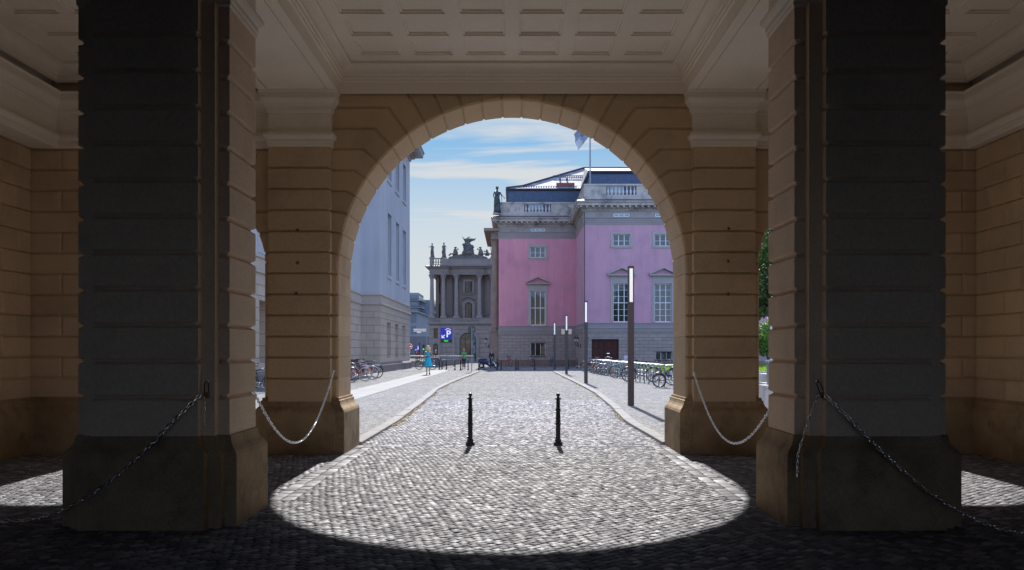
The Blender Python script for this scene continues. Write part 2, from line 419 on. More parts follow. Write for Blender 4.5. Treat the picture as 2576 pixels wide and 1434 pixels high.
# small round sockets on the pilasters
for x,z in ((W(748,12.45),Z(579,12.45)),(W(748,12.45),Z(661,12.45)),(W(745,12.45),Z(738,12.45)),(W(1833,12.45),Z(575,12.45)),(W(1832,12.45),Z(657,12.45)),(W(1832,12.45),Z(740,12.45))):
    b=MB(); b.cur=0; b.ring((x,12.445,z),.022,.008,'y',12,5); b.cur=1
    b.loft([[(x+.018*cos(a*pi/4),12.447,z+.018*sin(a*pi/4)) for a in range(8)],[(x+.018*cos(a*pi/4),12.46,z+.018*sin(a*pi/4)) for a in range(8)]])
    b.build('socket',[M['sandstone'],M['iron']],G)

# ================================================================ GROUND
def cobble_sheet(name,c1,c2,scale,rough=.6,bump=.5,gap=(.06,.055,.05),spec=.5):
    m,nt,b=new_mat(name); L=nt.links.new
    geo=N(nt,'ShaderNodeNewGeometry'); mp=N(nt,'ShaderNodeMapping'); mp.inputs['Rotation'].default_value=(0,0,.6); L(geo.outputs['Position'],mp.inputs[0])
    v=N(nt,'ShaderNodeTexVoronoi',distance='CHEBYCHEV'); v.inputs['Scale'].default_value=scale; v.inputs['Randomness'].default_value=.55; L(mp.outputs[0],v.inputs[0])
    ve=N(nt,'ShaderNodeTexVoronoi',feature='DISTANCE_TO_EDGE'); ve.inputs['Scale'].default_value=scale; ve.inputs['Randomness'].default_value=.55; L(mp.outputs[0],ve.inputs[0])
    r=N(nt,'ShaderNodeValToRGB'); r.color_ramp.elements[0].color=(*c2,1); r.color_ramp.elements[1].color=(*c1,1)
    sp=N(nt,'ShaderNodeSeparateColor'); L(v.outputs['Color'],sp.inputs[0]); L(sp.outputs[0],r.inputs[0])
    n=N(nt,'ShaderNodeTexNoise'); n.inputs['Scale'].default_value=.35; n.inputs['Detail'].default_value=8; n.inputs['Roughness'].default_value=.7; L(geo.outputs['Position'],n.inputs['Vector'])
    mr=N(nt,'ShaderNodeMapRange'); mr.inputs['From Min'].default_value=.3; mr.inputs['From Max'].default_value=.7; mr.inputs['To Min'].default_value=.8; mr.inputs['To Max'].default_value=1.12; L(n.outputs[0],mr.inputs[0])
    mx=N(nt,'ShaderNodeMix',data_type='RGBA',blend_type='MULTIPLY'); mx.inputs[0].default_value=1; L(r.outputs[0],mx.inputs[6]); L(mr.outputs[0],mx.inputs[7])
    e=N(nt,'ShaderNodeMapRange'); e.inputs['From Min'].default_value=.02; e.inputs['From Max'].default_value=.09; L(ve.outputs['Distance'],e.inputs[0])
    m2=N(nt,'ShaderNodeMix',data_type='RGBA'); L(e.outputs[0],m2.inputs[0]); m2.inputs[6].default_value=(*gap,1); L(mx.outputs[2],m2.inputs[7])
    L(m2.outputs[2],b.inputs['Base Color']); b.inputs['Roughness'].default_value=rough; b.inputs['Specular IOR Level'].default_value=spec
    bp=N(nt,'ShaderNodeBump'); bp.inputs['Strength'].default_value=bump; bp.inputs['Distance'].default_value=.02; L(e.outputs[0],bp.inputs['Height'])
    n4=N(nt,'ShaderNodeTexNoise'); n4.inputs['Scale'].default_value=14; n4.inputs['Detail'].default_value=4; L(geo.outputs['Position'],n4.inputs['Vector'])
    b2=N(nt,'ShaderNodeBump'); b2.inputs['Strength'].default_value=.6; b2.inputs['Distance'].default_value=.03; L(n4.outputs[0],b2.inputs['Height']); L(bp.outputs[0],b2.inputs['Normal'])
    L(b2.outputs[0],b.inputs['Normal'])
    return m
M['cobble_far']=cobble_sheet('cobble_sheet',(.36,.357,.362),(.13,.128,.13),8.5,.85,spec=.1)
M['cobble_side']=cobble_sheet('small_cobble_sheet',(.33,.327,.33),(.14,.138,.14),12,.85,spec=.1)
M['dirt']=stone('joint_dirt',(.06,.055,.05),scale=3,rough=.95)
g=MB(); g.add([(-400,-60,-.03),(400,-60,-.03),(400,700,-.03),(-400,700,-.03)],[(0,1,2,3)]); tag(g.build('ground',M['cobble_side'],fix=False),kind='structure')
# carriageway sheet between the kerbs
kL=[(-2.42,13.7),(-2.40,18),(-2.5,22),(-2.66,28),(-2.85,33),(-2.86,38),(-2.78,43),(-2.6,50),(-2.45,57),(-2.3,62)]
kR=[(2.42,13.7),(2.38,18),(2.65,23),(2.92,30),(2.98,38),(2.96,45),(2.96,52),(2.97,62)]
def interp(k,y):
    for i in range(len(k)-1):
        if k[i][1]<=y<=k[i+1][1]:
            t=(y-k[i][1])/(k[i+1][1]-k[i][1]); return k[i][0]*(1-t)+k[i+1][0]*t
    return k[-1][0] if y>k[-1][1] else k[0][0]
ys=[13.7+i*(63-13.7)/60 for i in range(61)]
b=MB(); vs=[];fs=[]
for y in ys: vs+=[(interp(kL,y),y,-.012),(interp(kR,y),y,-.012)]
for i in range(60): fs.append((2*i,2*i+1,2*i+3,2*i+2))
b.add(vs,fs); b.add([(-40,63,-.012),(40,63,-.012),(40,76,-.012),(-40,76,-.012)],[(0,1,2,3)])
tag(b.build('road',M['cobble_far'],fix=False),kind='structure')
# raised side pavements with kerbs
M['kerb']=stone('granite_kerb',(.25,.245,.24),(.19,.185,.18),scale=3,grain=90,fine=.2,bump=.3)
M['slab']=stone('granite_slab_path',(.29,.288,.285),(.25,.248,.245),scale=.8,grain=70,fine=.06,bump=.1)
for nm,k,s in (('pavement_left',kL,-1),('pavement_right',kR,1)):
    b=MB(); vs=[];fs=[]; xo=s*60
    for y in ys: vs+=[(interp(k,y)+s*.20,y,.03),(xo,y,.03)]
    for i in range(60): fs.append((2*i,2*i+1,2*i+3,2*i+2))
    b.add(vs,fs); b.add([(s*2.66,13.6,.03),(xo,13.6,.03),(xo,13.6,-.05),(s*2.66,13.6,-.05)],[(0,1,2,3)])
    tag(b.build(nm,M['cobble_side'],fix=False),kind='structure')
    # kerb stones, slight gaps
    b=MB(); y=13.75; 
    while y<62:
        y2=min(y+random.uniform(.85,1.15),62.3)
        ra=[]; j=random.uniform(-.004,.004)
        for yy in (y+.006,y2-.006):
            xk=interp(k,yy); ra.append([(xk,yy,-.05),(xk+.004*s,yy,.034+j),(xk+.012*s,yy,.042+j),(xk+.20*s,yy,.042+j),(xk+.205*s,yy,-.05)])
        b.loft(ra); y=y2
    tag(b.build('kerb_left' if s<0 else 'kerb_right',M['kerb']),kind='structure')
    b=MB(); b.add([(s*30,63,.0),(s*30,63,.03),(0,0,0)],[])
# pale slab path on the left pavement
b=MB(); y=14.2
while y<64:
    y2=y+1.2
    for xa,xb in ((-6.0,-5.37),(-5.362,-4.74)):
        b.box(xa,xb,y+.004,y2-.004,.0,.036+random.uniform(0,.002))
    y=y2
b.box(-14,-4.9,64.1,66.2,.0,.034)
tag(b.build('slab_path',M['slab']),kind='structure')

# near setts: one real stone each, all in one floor mesh
def setts():
    rng=np.random.default_rng(3)
    P=.074; ang=radians(43); ca,sa=cos(ang),sin(ang)
    cx=[];cy=[];rot=[];sc=[]
    n=262
    I,J=np.meshgrid(np.arange(-n,n),np.arange(-n,n)); I=I.ravel();J=J.ravel()
    u=I*P*1.08+(J%2)*P*.5+rng.uniform(-.010,.010,I.size)+ .02*np.sin(J*.13); v=J*P*.94+.015*np.sin(I*.11)+rng.uniform(-.006,.006,I.size)
    X=ca*u-sa*v; Y=sa*u+ca*v+11.5
    inside=((Y>4.2)&(Y<12.7)&(abs(X)<7.2))|((Y>=12.7)&(Y<13.48)&(abs(X)<2.2))|((Y>=13.62)&(Y<26)&(X>np.interp(Y,[p[1] for p in kL],[p[0] for p in kL])+.02)&(X<np.interp(Y,[p[1] for p in kR],[p[0] for p in kR])-.02))
    # leave strips for the lines of large stones along the arch jambs
    strip=(abs(abs(X)-2.33)<.14)&(Y<13.5)&(Y>8.6)
    inside&=~strip
    # skip what the piers cover
    for s in (-1,1): inside&=~((abs(X-3.1*s)<.62)&(Y>7.3)&(Y<8.3))
    X=X[inside];Y=Y[inside]
    W_=np.full(X.size,P*1.08); H_=np.full(X.size,P*.94); A_=np.full(X.size,ang)
    ex=[];
    for s in (-1,1):
        for r_ in (2.26,2.40):
            y=8.6
            while y<13.45:
                l=random.uniform(.16,.24); ex.append((s*r_,y+l/2,.135,l,0)); y+=l
    x=-2.4
    while x<2.4:
        l=random.uniform(.15,.26); ex.append((x+l/2,13.55,l,.12,0)); x+=l
    for s in (-1,1):
        y=8.4
        while y<12.4:   # kerb-like row along the side bays
            l=random.uniform(.18,.26); ex.append((s*4.1,y+l/2,.14,l,0)); y+=l
    ex=np.array(ex)
    ne=len(ex)
    X=np.concatenate([X,ex[:,0]]);Y=np.concatenate([Y,ex[:,1]]);W_=np.concatenate([W_,ex[:,2]]);H_=np.concatenate([H_,ex[:,3]]);A_=np.concatenate([A_,ex[:,4]])
    m=X.size
    # 8-corner outline with cut corners
    base=np.array([(-.5,-.42),(-.43,-.5),(.43,-.5),(.5,-.42),(.5,.42),(.43,.5),(-.43,.5),(-.5,.42)])
    jit=rng.uniform(-.045,.045,(m,8,2))
    loc=base[None]+jit; loc[:,:,0]*=(W_-.0045)[:,None]; loc[:,:,1]*=(H_-.0045)[:,None]
    A=A_+rng.normal(0,.05,m); A[-ne:]=A_[-ne:]
    c,s_=np.cos(A)[:,None],np.sin(A)[:,None]
    rings=[]
    tx=rng.normal(0,.028,m); ty=rng.normal(0,.028,m); tx[-ne:]*=.5; ty[-ne:]*=.5
    hz=rng.uniform(-.002,.002,m)
    for k,(q,z) in enumerate(((1.0,-.02),(.985,-.0035),(.88,0.0))):
        lx,ly=loc[:,:,0]*q,loc[:,:,1]*q
        wx=X[:,None]+lx*c-ly*s_; wy=Y[:,None]+lx*s_+ly*c
        wz=z+hz[:,None]+(tx[:,None]*lx+ty[:,None]*ly)*(0 if k==0 else 1)+rng.normal(0,.0006,(m,8))*(k>0)
        rings.append(np.stack([wx,wy,wz],-1))
    V=np.concatenate([np.concatenate(rings,1),np.stack([X,Y,hz+.0008],-1)[:,None,:]],1)  # m,33,3
    f=[]
    for k in range(2):
        for i in range(8): f.append((k*8+i,k*8+(i+1)%8,(k+1)*8+(i+1)%8,(k+1)*8+i))
    quads=np.array(f); tris=np.array([(16+i,16+(i+1)%8,24) for i in range(8)])
    off=(np.arange(m)*25)
    Q=(quads[None]+off[:,None,None]).reshape(-1,4); T=(tris[None]+off[:,None,None]).reshape(-1,3)
    me=bpy.data.meshes.new('setts'); me.vertices.add(m*25); me.vertices.foreach_set('co',V.reshape(-1).astype(np.float32))
    nl=Q.size+T.size; me.loops.add(nl); me.polygons.add(len(Q)+len(T))
    me.loops.foreach_set('vertex_index',np.concatenate([Q.ravel(),T.ravel()]).astype(np.int32))
    me.polygons.foreach_set('loop_start',np.concatenate([np.arange(len(Q))*4,Q.size+np.arange(len(T))*3]).astype(np.int32))
    me.polygons.foreach_set('use_smooth',np.ones(len(Q)+len(T),dtype=bool))
    me.update(calc_edges=True); me.validate()
    at=me.attributes.new('tone','FLOAT','POINT'); t=rng.random(m); at.data.foreach_set('value',np.repeat(t,25).astype(np.float32))
    return me
mt,nt,bb=new_mat('granite_setts'); L=nt.links.new
at=N(nt,'ShaderNodeAttribute',attribute_name='tone'); r=N(nt,'ShaderNodeValToRGB'); L(at.outputs['Fac'],r.inputs[0])
cr=r.color_ramp; cr.elements[0].color=(.135,.132,.146,1); cr.elements[1].color=(.40,.395,.42,1)
e=cr.elements.new(.55); e.color=(.205,.202,.216,1); e=cr.elements.new(.85); e.color=(.265,.262,.275,1)
geo=N(nt,'ShaderNodeNewGeometry'); n1=N(nt,'ShaderNodeTexNoise'); n1.inputs['Scale'].default_value=70; n1.inputs['Detail'].default_value=4; L(geo.outputs['Position'],n1.inputs['Vector'])
n0=N(nt,'ShaderNodeTexNoise'); n0.inputs['Scale'].default_value=.8; n0.inputs['Detail'].default_value=5; L(geo.outputs['Position'],n0.inputs['Vector'])
mr0=N(nt,'ShaderNodeMapRange'); mr0.inputs['To Min'].default_value=.65; mr0.inputs['To Max'].default_value=1.35; L(n0.outputs[0],mr0.inputs[0])
mr=N(nt,'ShaderNodeMapRange'); mr.inputs['To Min'].default_value=.7; mr.inputs['To Max'].default_value=1.3; L(n1.outputs[0],mr.inputs[0])
mm=N(nt,'ShaderNodeMath',operation='MULTIPLY'); L(mr.outputs[0],mm.inputs[0]); L(mr0.outputs[0],mm.inputs[1])
mx=N(nt,'ShaderNodeMix',data_type='RGBA',blend_type='MULTIPLY'); mx.inputs[0].default_value=1; L(r.outputs[0],mx.inputs[6]); L(mm.outputs[0],mx.inputs[7]); L(mx.outputs[2],bb.inputs['Base Color'])
rr=N(nt,'ShaderNodeMapRange'); rr.inputs['To Min'].default_value=.75; rr.inputs['To Max'].default_value=.5; bb.inputs['Specular IOR Level'].default_value=.04; L(at.outputs['Fac'],rr.inputs[0]); L(rr.outputs[0],bb.inputs['Roughness'])
bp=N(nt,'ShaderNodeBump'); bp.inputs['Strength'].default_value=.5; bp.inputs['Distance'].default_value=.004; L(n1.outputs[0],bp.inputs['Height']); L(bp.outputs[0],bb.inputs['Normal'])
M['setts']=mt
me=setts(); me.materials.append(mt)
so=bpy.data.objects.new('cobbled_floor',me); C.objects.link(so); tag(so,kind='structure')
b=MB(); b.add([(-8,-6,-.0075),(8,-6,-.0075),(8,13.75,-.0075),(-8,13.75,-.0075)],[(0,1,2,3)]); tag(b.build('joint_sand',stone('joint_sand',(.12,.115,.11),scale=4,rough=.95),fix=False),kind='structure')
# ================================================================ BUILDINGS BEYOND THE ARCH
M['pink']=stone('pink_plaster',(.65,.29,.34),(.57,.26,.325),scale=.22,grain=25,fine=.06,bump=.15,dirt=(.30,.18,.24),dirt_scale=.45,dirt_amt=.35,streak=.10)
M['lilac']=stone('lilac_pink_plaster',(.54,.31,.37),(.50,.285,.345),scale=.22,grain=25,fine=.06,bump=.15,dirt=(.30,.18,.24),dirt_scale=.45,dirt_amt=.35,streak=.10)
M['grey_rust']=ashlar('grey_rusticated_plaster',(.34,.285,.25),(.10,.09,.085),.82,.31,off=(.3,.05,0),ms=.012,bump=.8)
M['greyband']=stone('grey_band_plaster',(.31,.28,.265),(.27,.24,.23),scale=.8,fine=.06)
M['frieze']=stone('grey_frieze_stone',(.36,.325,.30),(.30,.27,.25),scale=.6,fine=.07,dirt=(.14,.12,.11),dirt_scale=.8,dirt_amt=.5)
M['oldstone']=stone('old_parapet_stone',(.50,.45,.38),(.36,.33,.30),scale=1.1,fine=.12,dirt=(.10,.095,.10),dirt_scale=.9,dirt_amt=.8)
M['slate']=ashlar('blue_slate_cladding',(.055,.10,.18),(.02,.035,.06),.18,.10,var=.35,rough=.5,bump=.3)
M['roof']=ashlar('roof_slate',(.33,.33,.34),(.10,.10,.10),1.1,.5,var=.4,rough=.75,bump=.3,ms=.03)
M['lead']=plain('dark_lead',(.05,.055,.09),.45,.3)
M['wframe']=plain('grey_window_frame_paint',(.50,.50,.48),.5)
M['darkwood']=stone('dark_red_door_wood',(.075,.022,.016),(.05,.014,.010),scale=3,rough=.5)
def reflect_glass(name,base):
    m,nt,b=new_mat(name); L=nt.links.new
    geo=N(nt,'ShaderNodeNewGeometry'); n=N(nt,'ShaderNodeTexNoise'); n.inputs['Scale'].default_value=.6; n.inputs['Detail'].default_value=2; L(geo.outputs['Position'],n.inputs['Vector'])
    bp=N(nt,'ShaderNodeBump'); bp.inputs['Strength'].default_value=.25; bp.inputs['Distance'].default_value=.06; L(n.outputs[0],bp.inputs['Height']); L(bp.outputs[0],b.inputs['Normal'])
    setc(b,base,.04,0,1.0); b.inputs['IOR'].default_value=1.42
    return m
M['pane']=reflect_glass('old_window_glass',(.025,.035,.035))
M['pane_blue']=reflect_glass('blue_window_glass',(.10,.22,.30))
K=thing('pink_palace','pink palace with grey rusticated ground floor, stone balustrades and pale slate hip roof','palace',(0,0,0))
YL,YR=87.0,77.5; XA,XB,XC=-1.36,6.51,30.0
def wall_quads(b,x0,x1,Y,z0,z1,holes,depth=.28,t=.6):
    """wall facing -Y with rectangular holes [(xa,xb,za,zb)], hole sides go back by depth"""
    xs=sorted(set([x0,x1]+[q for h in holes for q in h[:2]])); zs=sorted(set([z0,z1]+[q for h in holes for q in h[2:]]))
    for i in range(len(xs)-1):
        for j in range(len(zs)-1):
            a,c_,d,e=xs[i],xs[i+1],zs[j],zs[j+1]
            if any(h[0]-1e-6<=a and c_<=h[1]+1e-6 and h[2]-1e-6<=d and e<=h[3]+1e-6 for h in holes): continue
            b.add([(a,Y,d),(c_,Y,d),(c_,Y,e),(a,Y,e)],[(0,1,2,3)])
    for xa,xb,za,zb in holes:
        b.loft([[(xa,Y,za),(xb,Y,za),(xb,Y,zb),(xa,Y,zb)],[(xa,Y+depth,za),(xb,Y+depth,za),(xb,Y+depth,zb),(xa,Y+depth,zb)]],caps=False)
        b.add([(xa,Y+depth,za),(xb,Y+depth,za),(xb,Y+depth,zb),(xa,Y+depth,zb)],[(0,1,2,3)])
# window columns
Lw=[2.63]; Rw=[9.93+3.77*i for i in range(6)]
def ground_windows_L(): return [(W(1334,YL),W(1372.5,YL),.97,2.36)]
RG=[(W(1649,YR),W(1691,YR),.70,1.46)]+[(W(1649,YR)+3.77*i,W(1691,YR)+3.77*i,.70,1.46) for i in range(1,5)]
door=(7.22,9.69,.02,2.58)
# ground floor walls
b=MB()
wall_quads(b,XA,XB,YL,.60,3.24,ground_windows_L()); wall_quads(b,XB,XC,YR,.60,3.24,RG+[(door[0],door[1],.6,door[3])],)
wall_quads(b,XB,door[0],YR,0,.6,[]); 
b.add([(XB,YR,0),(XB,YL,0),(XB,YL,3.24),(XB,YR,3.24)],[(0,1,2,3)]); b.add([(XA,YL,0),(XA,105,0),(XA,105,3.24),(XA,YL,3.24)],[(0,1,2,3)])
b.build('ground_floor_wall',M['grey_rust'],K,fix=False)
M['redplinth']=stone('reddish_plinth_stone',(.26,.17,.14),(.17,.12,.10),scale=1.5,fine=.15)
b=MB(); b.box(XA-.05,XB,YL-.06,YL+.3,-.03,.6); b.box(door[1]+.2,XC,YR-.06,YR+.3,-.03,.6); b.box(XB-.05,door[0]-.2,YR-.05,YR+.3,-.03,.6); b.build('plinth',M['redplinth'],K)
pathP=[(XA,105),(XA,YL),(XB,YL),(XB,YR),(XC,YR),(XC,105)]
# sweep offset: right of travel is outward? travelling -y then +x: right of -y is -x (outward)
b=MB(); sweep(b,pathP,[(-.1,3.24),(.05,3.24),(.05,3.52),(.09,3.54),(.09,3.58),(.03,3.62),(.03,3.97),(.07,3.98),(.07,4.04),(-.1,4.06)]); b.build('string_course',M['greyband'],K)
def win_holes(cx): return [(cx-.78,cx+.78,4.12,7.62),(cx-.78,cx+.78,11.0,12.1)]
holesL=[h for c in Lw for h in win_holes(c)]; holesR=[h for c in Rw for h in win_holes(c)]
b=MB(); b.cur=0; wall_quads(b,XA,XB,YL,4.0,12.97,holesL); b.add([(XA,YL,4),(XA,105,4),(XA,105,12.97),(XA,YL,12.97)],[(0,1,2,3)])
b.cur=1; wall_quads(b,XB,XC,YR,4.0,12.97,holesR); b.add([(XB,YR,4),(XB,YL,4),(XB,YL,12.97),(XB,YR,12.97)],[(0,1,2,3)])
b.build('upper_wall',[M['pink'],M['lilac']],K,fix=False)
# architrave, frieze, cornice
b=MB(); sweep(b,pathP,[(-.2,12.93),(.03,12.93),(.03,13.12),(.055,13.14),(.055,13.32),(.08,13.34),(.08,13.5),(.14,13.54),(.14,13.58),(.0,13.60),(-.2,13.60)])
b.build('architrave',M['greyband'],K)
b=MB(); mezz=[(c-.75,c+.75,13.66,13.98) for c in Lw]; mezR=[(c-.78,c+.78,13.66,13.98) for c in Rw]
wall_quads(b,XA,XB,YL-.01,13.59,14.16,mezz,.12); wall_quads(b,XB-.01,XC,YR-.01,13.59,14.16,mezR,.12); b.add([(XB-.01,YR,13.59),(XB-.01,YL,13.59),(XB-.01,YL,14.16),(XB-.01,YR,14.16)],[(0,1,2,3)])
b.build('frieze',M['frieze'],K,fix=False)
b=MB(); sweep(b,pathP,[(-.2,14.15),(.06,14.15),(.08,14.20),(.08,14.36),(.16,14.40),(.18,14.42),(.18,14.60),(.62,14.62),(.62,14.82),(.70,14.86),(.76,14.97),(.78,15.02),(-.2,15.14)])
def run(x0,x1,y0,y1,sp,fn):
    n=int(round(max(abs(x1-x0),abs(y1-y0))/sp)); 
    for i in range(n+1): fn(x0+(x1-x0)*i/n,y0+(y1-y0)*i/n)
run(XA,XB-.1,YL-.12,YL-.12,.19,lambda x,y:b.box(x-.055,x+.055,y-.05,y+.05,14.22,14.35))
run(XB,XC,YR-.12,YR-.12,.19,lambda x,y:b.box(x-.055,x+.055,y-.05,y+.05,14.22,14.35))
run(XB-.12,XB-.12,YR,YL,.19,lambda x,y:b.box(x-.05,x+.05,y-.055,y+.055,14.22,14.35))
run(XA-.3,XB-.7,YL-.38,YL-.38,.55,lambda x,y:b.box(x-.09,x+.09,y-.2,y+.22,14.46,14.615))
run(XB-.3,XC,YR-.38,YR-.38,.55,lambda x,y:b.box(x-.09,x+.09,y-.2,y+.22,14.46,14.615))
run(XB-.38,XB-.38,YR-.3,YL-.7,.55,lambda x,y:b.box(x-.2,x+.22,y-.09,y+.09,14.46,14.615))
b.build('cornice',M['oldstone'],K)
b=MB(); sweep(b,pathP,[(-.3,15.02),(.70,15.035),(.15,15.24),(-.3,15.24)]); b.build('cornice_flashing',M['lead'],K)
M['balu']=stone('pale_baluster_stone',(.62,.58,.52),(.50,.47,.42),scale=2,fine=.1)
# parapet with balusters
def parapet(b,bb,x0,x1,Y,ops):
    b.box(x0,x1,Y-.07,Y+.35,15.22,15.66); b.box(x0-.03,x1,Y-.06,Y+.38,16.50,16.66)
    x=x0
    for a,c_ in ops+[(x1,x1)]:
        if a>x: b.box(x,a,Y,Y+.33,15.66,16.50)
        x=c_
        if c_>a:
            n=8
            for i in range(n):
                cx=a+(c_-a)*(i+.5)/n
                q_=MB(); q_.lathe((cx,Y+.17,15.66),[(.10,0),(.10,.06),(.06,.08),(.06,.12),(.115,.24),(.12,.32),(.085,.45),(.055,.58),(.05,.66),(.075,.70),(.05,.73),(.085,.78),(.085,.84)],8); q_.build('baluster',M['balu'],K,smooth=True)
b=MB(); bb=MB()
parapet(b,bb,XA+.02,XB+.2,YL+.05,[(1.25,3.98)]); 
parapet(b,bb,XB+.02,XC,YR+.05,[(8.56+3.77*i,11.30+3.77*i) for i in range(5)])
b.box(XB+.025,XB+.35,YR+.3,YL,15.22,15.66); b.box(XB-.01,XB+.36,YR+.4,YL,16.5,16.655); b.box(XB+.03,XB+.33,YR+.35,YL,15.66,16.5)
b.box(XA+.02,XA+.35,YL+.3,105,15.22,16.6)
b.build('parapet',M['oldstone'],K)
# attic and roof
b=MB(); b.box(-.42,XB+1,YL+2.5,YL+10,15.5,18.38); b.box(7.36,XC-1,YR+2.6,YL+4,15.5,18.22); b.build('attic_wall',M['slate'],K)
b=MB(); 
def eave(x0,x1,y0,y1,z): b.profile_box(x0,x1,y0,y1,[(z-.12,.10),(z-.02,.22),(z+.08,.25),(z+.10,.22)])
eave(-.42,XB+1,YL+2.5,YL+10,18.40); eave(7.36,XC-1,YR+2.6,YL+4,18.24); b.build('eaves_gutter',M['lead'],K)
b=MB()
A=(-.6,YL+2.3,18.51);A2=(1.1,YL+3.2,18.85);Rg=(8.1,YL+9.5,22.1);Rg2=(26,YL+9.5,22.1)
B1=(30,YL+2.3,18.51);B2=(30,YL+3.2,18.85);D1=(-.6,YL+17,18.51);D2=(1.1,YL+16,18.85);E1=(30,YL+17,18.51)
b.add([A,A2,Rg,Rg2,B1,B2,D1,D2,E1],[(0,4,5,1),(1,5,3,2),(6,0,1,7),(7,1,2),(6,7,2,3,8),(4,8,3,5)])
b.add([(7.1,YR+2.35,18.35),(30,YR+2.35,18.35),(26,YL+9.4,22.12),(8.2,YL+9.4,22.12)],[(0,1,2,3)])
b.add([(7.1,YR+2.35,18.35),(8.2,YL+9.4,22.12),(7.1,YL+9.4,18.35)],[(0,1,2)])
b.build('roof',M['roof'],K,fix=False)
b=MB(); b.tube([(-.6,YL+2.3,18.55),(1.1,YL+3.2,18.92),(8.1,YL+9.5,22.17),(26,YL+9.5,22.17)],.11,5)
for i in range(30): # snow guards
    x=1.2+i*.26
    if x<6.9: b.box(x,x+.13,YL+2.75,YL+2.79,18.6,18.78)
b.box(.4,7.0,YL+2.74,YL+2.76,18.76,18.80)
for i in range(16):
    b.box(4.6+i*.2,4.6+i*.2+.1,YL+6.3,YL+6.34,20.4,20.66)
b.box(4.5,7.9,YL+6.29,YL+6.32,20.62,20.68); b.box(4.5,7.9,YL+6.29,YL+6.32,20.42,20.47)
for x in (5.2,5.95): b.box(x-.1,x+.1,YL+5.2,YL+5.5,19.8,20.15)
b.build('roof_ironwork',M['lead'],K)
b=MB(); b.box(4.7,6.6,YL+3.2,YL+4.4,18.7,19.25); b.box(4.5,6.8,YL+3.1,YL+4.5,18.75,18.86); b.build('chimney',stone('terracotta',(.30,.10,.08),scale=2),K)
# chimney cap and attic windows
for x,Y in ((2.55,YL+2.5),(5.7,YL+2.5),(9.8,YR+2.6),(13.6,YR+2.6)):
    w=MB(); w.box(x-.65,x+.65,Y-.04,Y+.02,15.75,17.05); o=w.build('attic_window',M['wframe'],K)
    w=MB(); w.box(x-.6,x-.03,Y-.055,Y-.03,15.8,17.0); w.box(x+.03,x+.6,Y-.055,Y-.03,15.8,17.0); w.build('pane',M['pane_blue'],o)
def window(cx,Y,z0,z1,w,cols_,rows_,depth=.22,tr=None,name='window',pane='pane',surround=True,sz=.2,ped=False):
    f=MB(); t=.05; yf=Y+depth
    xa,xb=cx-w/2,cx+w/2
    f.box(xa,xa+.07,yf-.08,yf-.01,z0,z1); f.box(xb-.07,xb,yf-.08,yf-.01,z0,z1); f.box(xa+.07,xb-.07,yf-.08,yf-.01,z0,z0+.07); f.box(xa+.07,xb-.07,yf-.08,yf-.01,z1-.07,z1)
    for i in range(1,cols_): x=xa+w*i/cols_; f.box(x-.035,x+.035,yf-.083,yf-.012,z0+.07,z1-.07)
    for z in rows_: 
        q=.03
        if tr and abs(z-tr)<.01: q=.07
        f.box(xa+.07,xb-.07,yf-.075-q*.3,yf-.014,z-q/2,z+q/2)
    o=f.build(name,M['white'],K)
    p=MB(); p.box(xa+.01,xb-.01,yf-.03,yf-.02,z0+.01,z1-.01); p.build('pane',M[pane],o)
    if surround:
        s=MB(); q=.20; ys=Y-.05
        s.box(xa-q,xa,ys,Y+.04,z0-(.02 if ped else q),z1+q); s.box(xb,xb+q,ys,Y+.04,z0-(.02 if ped else q),z1+q); s.box(xa,xb,ys,Y+.04,z1,z1+q)
        s.box(xa-q-.01,xb+q+.01,Y-.07,Y+.02,z1+q,z1+q+.04); s.box(xa-.03,xa,Y-.075,Y-.04,z0,z1); s.box(xb,xb+.03,Y-.075,Y-.04,z0,z1)
        if not ped: s.box(xa,xb,ys,Y+.04,z0-q,z0); s.box(xa-q-.03,xb+q+.03,Y-.1,Y+.04,z0-.06,z0)
        s.build('surround',M['wframe_s'],o)
    if ped:
        s=MB(); s.box(cx-.98,cx+.98,Y-.04,Y+.04,z1+.24,z1+.70)
        s.box(cx-1.25,cx+1.25,Y-.34,Y+.03,z1+.70,z1+.80)
        for sx in (-1,1):
            s.loft([[(cx+sx*1.28,yy,z1+.80),(cx+sx*1.28,yy,z1+.92),(cx,yy,z1+1.50),(cx,yy,z1+1.36)] for yy in (Y-.36,Y+.03)])
        s.build('pediment',M['wframe_s'],o)
    return o
M['wframe_s']=stone('window_surround_stone',(.42,.39,.36),(.37,.34,.32),scale=1,fine=.06)
for cs,Y in ((Lw,YL),(Rw,YR)):
    for c_ in cs:
        window(c_,Y,4.12,7.62,1.56,3,[4.12+.6,4.12+1.15,5.88,6.45,7.03] if Y==YR else [5.88],tr=5.88,ped=True)
        window(c_,Y,11.0,12.1,1.56,3,[11.5])
        window(c_,Y-.01,13.68,13.96,1.46,3,[],.10,name='mezzanine_window',pane='pane_blue',surround=False)
def barred(h,Y):
    o=window((h[0]+h[1])/2,Y,h[2],h[3],h[1]-h[0],3,[],.25,name='barred_window',surround=False)
    g_=MB(); n=14
    for i in range(n+1): x=h[0]+(h[1]-h[0])*i/n; g_.tube([(x,Y+.02,h[2]),(x,Y+.02,h[3])],.011,5)
    for z in (h[2]+.04,(h[2]+h[3])/2,h[3]-.04): g_.box(h[0],h[1],Y+.0,Y+.03,z-.015,z+.015)
    g_.box(h[0]-.05,h[1]+.05,Y-.06,Y+.02,h[2]-.07,h[2]); g_.build('grille',M['iron'],o)
for h in ground_windows_L(): barred(h,YL)
for h in RG: barred(h,YR)
d=MB(); xa,xb,_,zt=door; xm=(xa+xb)/2
d.box(xa,xb,YR+.22,YR+.3,0,zt); d.box(xm-.06,xm+.06,YR+.15,YR+.22,0,zt)
